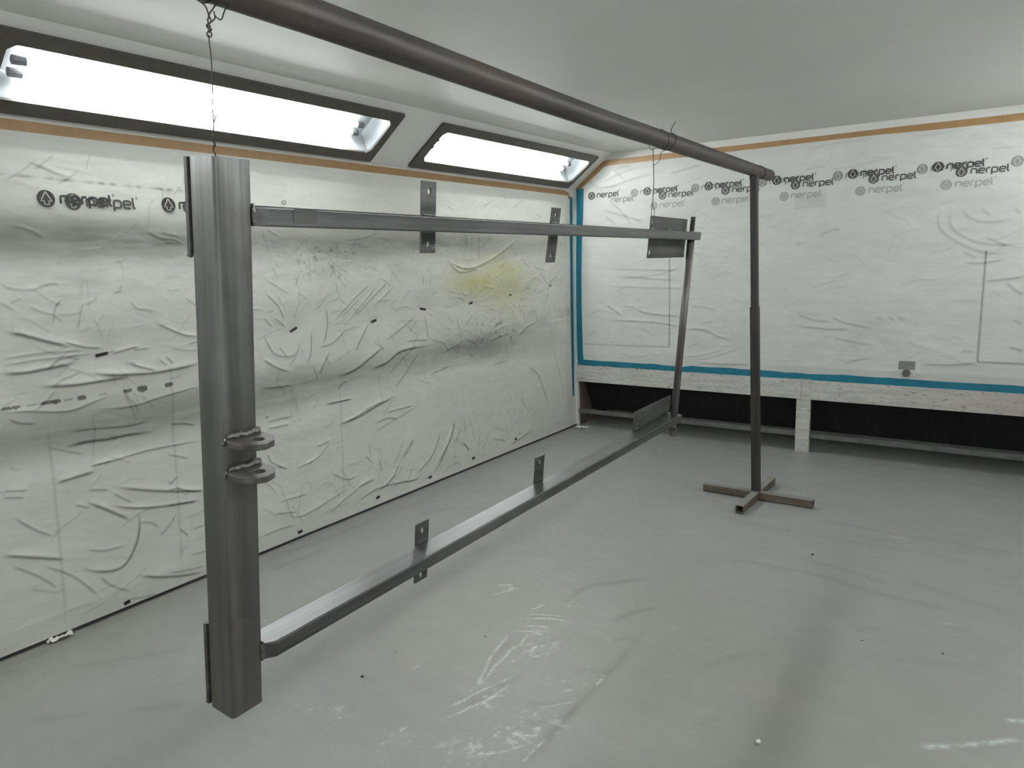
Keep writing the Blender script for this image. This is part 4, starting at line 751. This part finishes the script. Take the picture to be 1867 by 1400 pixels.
for rail, zt, Lr in ((top, ZT, L1), (bot, ZB, L2)):
    mesh('end_cap', *boxg((XLo + .002, Lr - .003, zt - RH + .002), (XRo - .002, Lr + .001, zt - .002)), M['rail'], rail)
    welds(M['weld'], rail, weldgeo((.001, WY + .001, zt), (.001, WY + .001, zt - RH), .0038, seed=12),
                             weldgeo((XLo, WY + .002, zt + .001), (0, WY + .002, zt + .001), .0035, seed=13))
# small ground patch with a bolt-like slug on the near end of the top rail
mesh('weld_patch', *prism(rrect(WY + .085, ZT - .032, WY + .150, ZT - .002, .006), [], XRo - .0002, XRo + .0007, lambda u, v, d: (d, u, v)), M['plate'], top)

# flat lugs on the back face of the rails
def lug(y, z0, z1, wd, holes, par, name='lug', lean=0., bend=None, th=.006, seed=1):
    """flat bar on the -X face of a rail"""
    zc = (z0 + z1) / 2
    def tf(u, v, d):
        yy = u + (v - zc) * lean; xx = XLo - .0006 - d
        if bend: xx -= bend * max(0, v - (ZT if par is top else ZB) - .03)
        return (xx, yy, v)
    hs = [[(y + wd / 2 + a * c_[0], c_[1] + b * c_[0]) for a, b in [(math.cos(t_ * math.pi / 8), math.sin(t_ * math.pi / 8) * 1.15) for t_ in range(16)]] for c_ in holes]
    hs = [[(q[0] + (h_[2] if len(h_) > 2 else 0), q[1]) for q in hh] for hh, h_ in zip(hs, holes)]
    o = mesh(name, *prism([(y, z0), (y + wd, z0), (y + wd, z1), (y, z1)], hs, 0, th, tf), M['plate'], par)
    zt = ZT if par is top else ZB
    welds(M['weld'], o, weldgeo((XLo - .001, y + .004, zt + .002), (XLo - .001, y + min(wd, .06) - .004, zt + .002), .0035, seed=seed),
                             weldgeo((XLo - .001, y + .004, zt - RH - .002), (XLo - .001, y + min(wd, .06) - .004, zt - RH - .002), .0035, seed=seed + 1))
    return o
lug(.668, -.184, .006, .060, [(.0085, -.021), (.0085, -.160)], top, lean=.0, bend=.06, seed=21)
lug(1.362, -.220, -.031, .060, [(.0085, -.055), (.0085, -.196)], top, lean=.10, seed=23)
lug(.682, -1.168, -.978, .057, [(.0085, -1.004), (.0085, -1.149)], bot, seed=25)
lug(1.372, -1.135, -.945, .064, [(.0085, -.968), (.0085, -1.112)], bot, seed=27)
def wideplate(y, z0, z1, wd, hz, par, seed):
    hs = [circ(y + .024, h, .0105, 16, 1., 1.25) for h in hz]
    o = mesh('latch_plate', *prism([(y, z0), (y + wd, z0), (y + wd, z1), (y, z1)], hs, 0, .003, lambda u, v, d: (XLo - .0006 - d, u, v)), M['plate'], par)
    zt = ZT if par is top else ZB; ws = []
    for i in range(3):
        ws.append(weldgeo((XLo, y + .02 + i * (wd - .07) / 2, zt + .002), (XLo, y + .06 + i * (wd - .07) / 2, zt + .002), .004, seed=seed + i))
        ws.append(weldgeo((XLo, y + .02 + i * (wd - .07) / 2, zt - RH - .001), (XLo, y + .06 + i * (wd - .07) / 2, zt - RH - .001), .004, seed=seed + 5 + i))
    welds(M['weld'], o, *ws)
wideplate(2.274, -.215, -.025, .492, (-.048, -.190), top, 31)
wideplate(2.305, -1.138, -.948, .492, (-.981, -1.105), bot, 41)
# round end leg through both rails, threaded stub above, open stub below
ly, lx0, lx1 = 2.745, -.022, -.010
def lp(z): return (lx0 + (lx1 - lx0) * (ZT - z) / (ZT - ZB), ly, z)
mesh('end_leg', *sweep([lp(ZT - RH - .0005), lp(ZB + .0005)], .0185, 24), M['leg'], gate, False).data.polygons.foreach_set('use_smooth', [len(p) == 4 for p in [(0, 0, 0, 0)] * 24] + [False] * 2)
zz = ZT + .0005; tp = []; rr_ = []
i = 0
while zz < -.010: tp.append((lx0, ly, zz)); rr_.append(.0125 if i % 2 else .0108); zz += .0022; i += 1
mesh('threaded_stub', *sweep(tp, rr_, 14), M['rod'], gate)
V1, F1 = sweep([lp(ZB - RH - .0005), lp(-1.155)], .0175, 20, cap=False); V2, F2 = sweep([lp(ZB - RH - .0005), lp(-1.155)], .012, 20, cap=False)
kk = len(V1); rim = [(20 + i, 20 + (i + 1) % 20, kk + 20 + (i + 1) % 20, kk + 20 + i) for i in range(20)]
mesh('bottom_stub', V1 + V2, F1 + [tuple(a + kk for a in q) for q in F2] + rim, M['leg'], gate)
b0 = Vector(lp(-1.118)); mesh('stub_nut', *sweep([(b0.x + .012, b0.y - .010, b0.z), (b0.x + .022, b0.y - .014, b0.z)], .011, 12), M['weld'], gate)

# hinge ears
def ear(zt, nm):
    th = .0135
    out = [(.0008, .001), (.022, -.003), (.052, .003), (.072, .020), (.079, .040), (.071, .066), (.047, .086), (.010, .090), (.0008, .086)]
    o = mesh('hinge_ear', *prism(out, [circ(.043, .047, .0135, 24)], zt - th, zt, lambda u, v, d: (u, v, d)), M['ear'], gate)
    bm = bmesh.new(); bm.from_mesh(o.data)
    ed = [e_ for e_ in bm.edges if abs(e_.verts[0].co.z - e_.verts[1].co.z) < 1e-6 and len(e_.link_faces) == 2 and e_.calc_face_angle(0) > 1]
    bmesh.ops.bevel(bm, geom=ed, offset=.0012, segments=1, affect='EDGES'); bm.to_mesh(o.data); bm.free()
    welds(M['weld'], o, weldgeo((.003, .004, zt + .004), (.003, .083, zt + .004), .0072, seed=51, step=.009), weldgeo((.002, .004, zt - th - .003), (.002, .083, zt - th - .003), .005, seed=52),
                             weldgeo((.001, -.001, zt + .003), (.001, -.001, zt - th), .004, seed=53))
    return o
ear(-.545, 0); ear(-.614, 0)
mesh('scorch_weld', *weldgeo((.0012, WY - .004, ZB), (.0012, WY - .002, ZB - RH), .0035, seed=60), M['weld'], gate)

# ================================================================ HANGING WIRES
X1 = -1.235
A_ = lambda y, z, x=X1: (x, y, z)
ring = pipe_ring(.868, 0, .012, .0008)
strands = [
    sweep(smoothpts([A_(.838, 2.090, -1.262), A_(.846, 2.072), A_(.853, 2.056), A_(.850, 2.046), A_(.855, 2.036)], 4), .0014, 6),
    sweep(smoothpts([A_(.870, 2.082, -1.228), A_(.862, 2.068), A_(.854, 2.057), A_(.857, 2.046), A_(.849, 2.039), A_(.855, 2.032), A_(.851, 2.026)], 4), .0014, 6),
    sweep(smoothpts([A_(.889, 2.086, -1.222), A_(.886, 2.070), A_(.881, 2.058), A_(.875, 2.054), A_(.866, 2.059), A_(.865, 2.066)], 4), .0013, 6),
    sweep(smoothpts([A_(.866, 2.059), A_(.865, 2.053), A_(.856, 2.045), A_(.849, 2.040), A_(.847, 2.036), A_(.852, 2.031), A_(.857, 2.034), A_(.852, 2.028)], 4), .0015, 6),
    sweep(smoothpts([A_(.851, 2.030), A_(.846, 2.023), A_(.849, 2.018), A_(.854, 2.020), A_(.856, 2.026), A_(.851, 2.031)], 4), .0013, 6),
    sweep(smoothpts([A_(.850, 2.022), A_(.849, 2.010), A_(.850, 1.985), A_(.848, 1.94), A_(.843, 1.895), A_(.843, 1.868), A_(.838, 1.842), A_(.840, 1.831), A_(.837, 1.822), (-1.232, .838, 1.808), (-1.228, .836, 1.795)], 5), .0011, 6),
    sweep(smoothpts([A_(.843, 1.868), A_(.847, 1.876), A_(.850, 1.884)], 4), .0010, 5),
    sweep(ring, .0014, 6)]
w1 = mesh('hanging_wire', *join(strands), M['wire'])
tag(w1, 'knotted black wire from the pipe down to the top of the steel post', 'wire')
rt = mesh('rusty_twist', *sweep(smoothpts([A_(.8405, 1.846), A_(.8365, 1.838), A_(.842, 1.829), A_(.8365, 1.820), A_(.840, 1.812), (-1.226, .836, 1.800)], 4), .0017, 6), M['wirer'], w1)
def B_(y, z, k=1.352 / 1.31): return (-1.31 * k, y * k, 1.6 + (z - 1.6) * k)
yr = 3.085
ring = pipe_ring(3.10, 0, -.02, .0008); ring2 = pipe_ring(3.19, 0, .02, .0008)
strands = [sweep(ring, .0018, 6), sweep(ring2, .0018, 6),
    sweep(smoothpts([(PXX(3.2) + .012, 3.20, PZ(3.2) + .037), (-1.312, 3.235, 2.175), (-1.31, 3.278, 2.209)], 4), .0018, 6),
    sweep(smoothpts([(PXX(3.17) + .010, 3.175, PZ(3.2) - .037), B_(3.122, 2.062), B_(3.104, 2.037), B_(3.098, 2.023), B_(3.056, 2.003), B_(3.028, 1.995)], 4), .0016, 6),
    sweep(smoothpts([(PXX(3.1) - .010, 3.09, PZ(3.1) - .037), B_(3.030, 2.062), B_(3.026, 2.039), B_(3.031, 1.98), B_(3.033, 1.929), B_(3.025, 1.86), B_(3.022, 1.828)], 5), .0019, 6),
    sweep(smoothpts([B_(3.022, 1.828), B_(3.011, 1.805), B_(3.008, 1.785), B_(3.014, 1.766), (-1.351, 3.118, 1.758)], 4), .0014, 6),
    sweep(smoothpts([B_(3.022, 1.828), B_(3.040, 1.806), B_(3.040, 1.785), B_(3.030, 1.768), (-1.351, 3.122, 1.757)], 4), .0014, 6),
    sweep(smoothpts([B_(2.979, 2.070), B_(3.005, 2.058), B_(3.030, 2.066)], 4), .0014, 6)]
w2 = mesh('hanging_wire', *join(strands), M['wire'])
tag(w2, 'thin wire from the pipe down to the far plate of the gate', 'wire')

# ================================================================ FLOOR DEBRIS
def crumb(x, y, r, mat, label, cat, seed, flat=.5):
    rr = random.Random(seed); bm = bmesh.new(); bmesh.ops.create_icosphere(bm, subdivisions=1, radius=r)
    for v in bm.verts: v.co = Vector((v.co.x * rr.uniform(.6, 1.3), v.co.y * rr.uniform(.6, 1.2), v.co.z * rr.uniform(.5, 1.1) * flat))
    zmin = min(v.co.z for v in bm.verts)
    me = bpy.data.meshes.new('floor_crumb'); bm.to_mesh(me); bm.free(); me.materials.append(mat)
    o = bpy.data.objects.new('floor_crumb', me); COL.objects.link(o); o.location = (x, y, Hf(x, y) - zmin + .0002)
    tag(o, label, cat, 'crumbs lying on the floor')
crumb(-.575, 2.215, .0105, M['chip'], 'white chip lying on the floor at the bottom right', 'chip', 1, .9)
for i, (x, y, r, lb) in enumerate([(-.764, 3.904, .009, 'dark speck on the floor in front of the stand foot'), (-1.993, 1.793, .008, 'dark speck on the floor right of the post bottom'),
        (-.395, 3.089, .005, 'tiny dark speck on the open floor at right, nearer the middle'), (-.109, 3.15, .006, 'tiny dark speck on the floor closest to the right picture edge'),
        (-.957, 4.197, .005, 'tiny dark speck on the floor just right of the stand foot'), (-1.76, 2.295, .005, 'tiny dark speck on the floor left of the white scratches'),
        (-2.005, 1.999, .004, 'tiny dark speck on the floor near the bottom rail start')]):
    crumb(x, y, r, M['grit'], lb, 'speck', i + 5)
# scrap of plastic in the back corner and one at the front foot of the left sheet
def scrap(x, y, L_, W_, rot, label, seed):
    rr = random.Random(seed); nu, nv = 14, 6; V = []; F = []
    for i in range(nu):
        for j in range(nv):
            u = (i / (nu - 1) - .5) * L_; v = (j / (nv - 1) - .5) * W_ * (1 - .4 * abs(i / (nu - 1) - .5))
            V.append((u * math.cos(rot) - v * math.sin(rot), u * math.sin(rot) + v * math.cos(rot), .004 + abs(rr.gauss(0, .010))))
    for i in range(nu - 1):
        for j in range(nv - 1): a = i * nv + j; F.append((a, a + 1, a + nv + 1, a + nv))
    o = mesh('plastic_scrap', V, F, M['film'], None, True, (x, y, .001)); tag(o, label, 'plastic scrap')
scrap(-3.29, 5.92, .13, .05, .3, 'crumpled scrap of clear plastic on the floor in the back corner', 3)
scrap(-3.365, 1.285, .10, .035, 1.5, 'small crumpled plastic scrap at the foot of the left wall', 4)
bpy.context.view_layer.update()
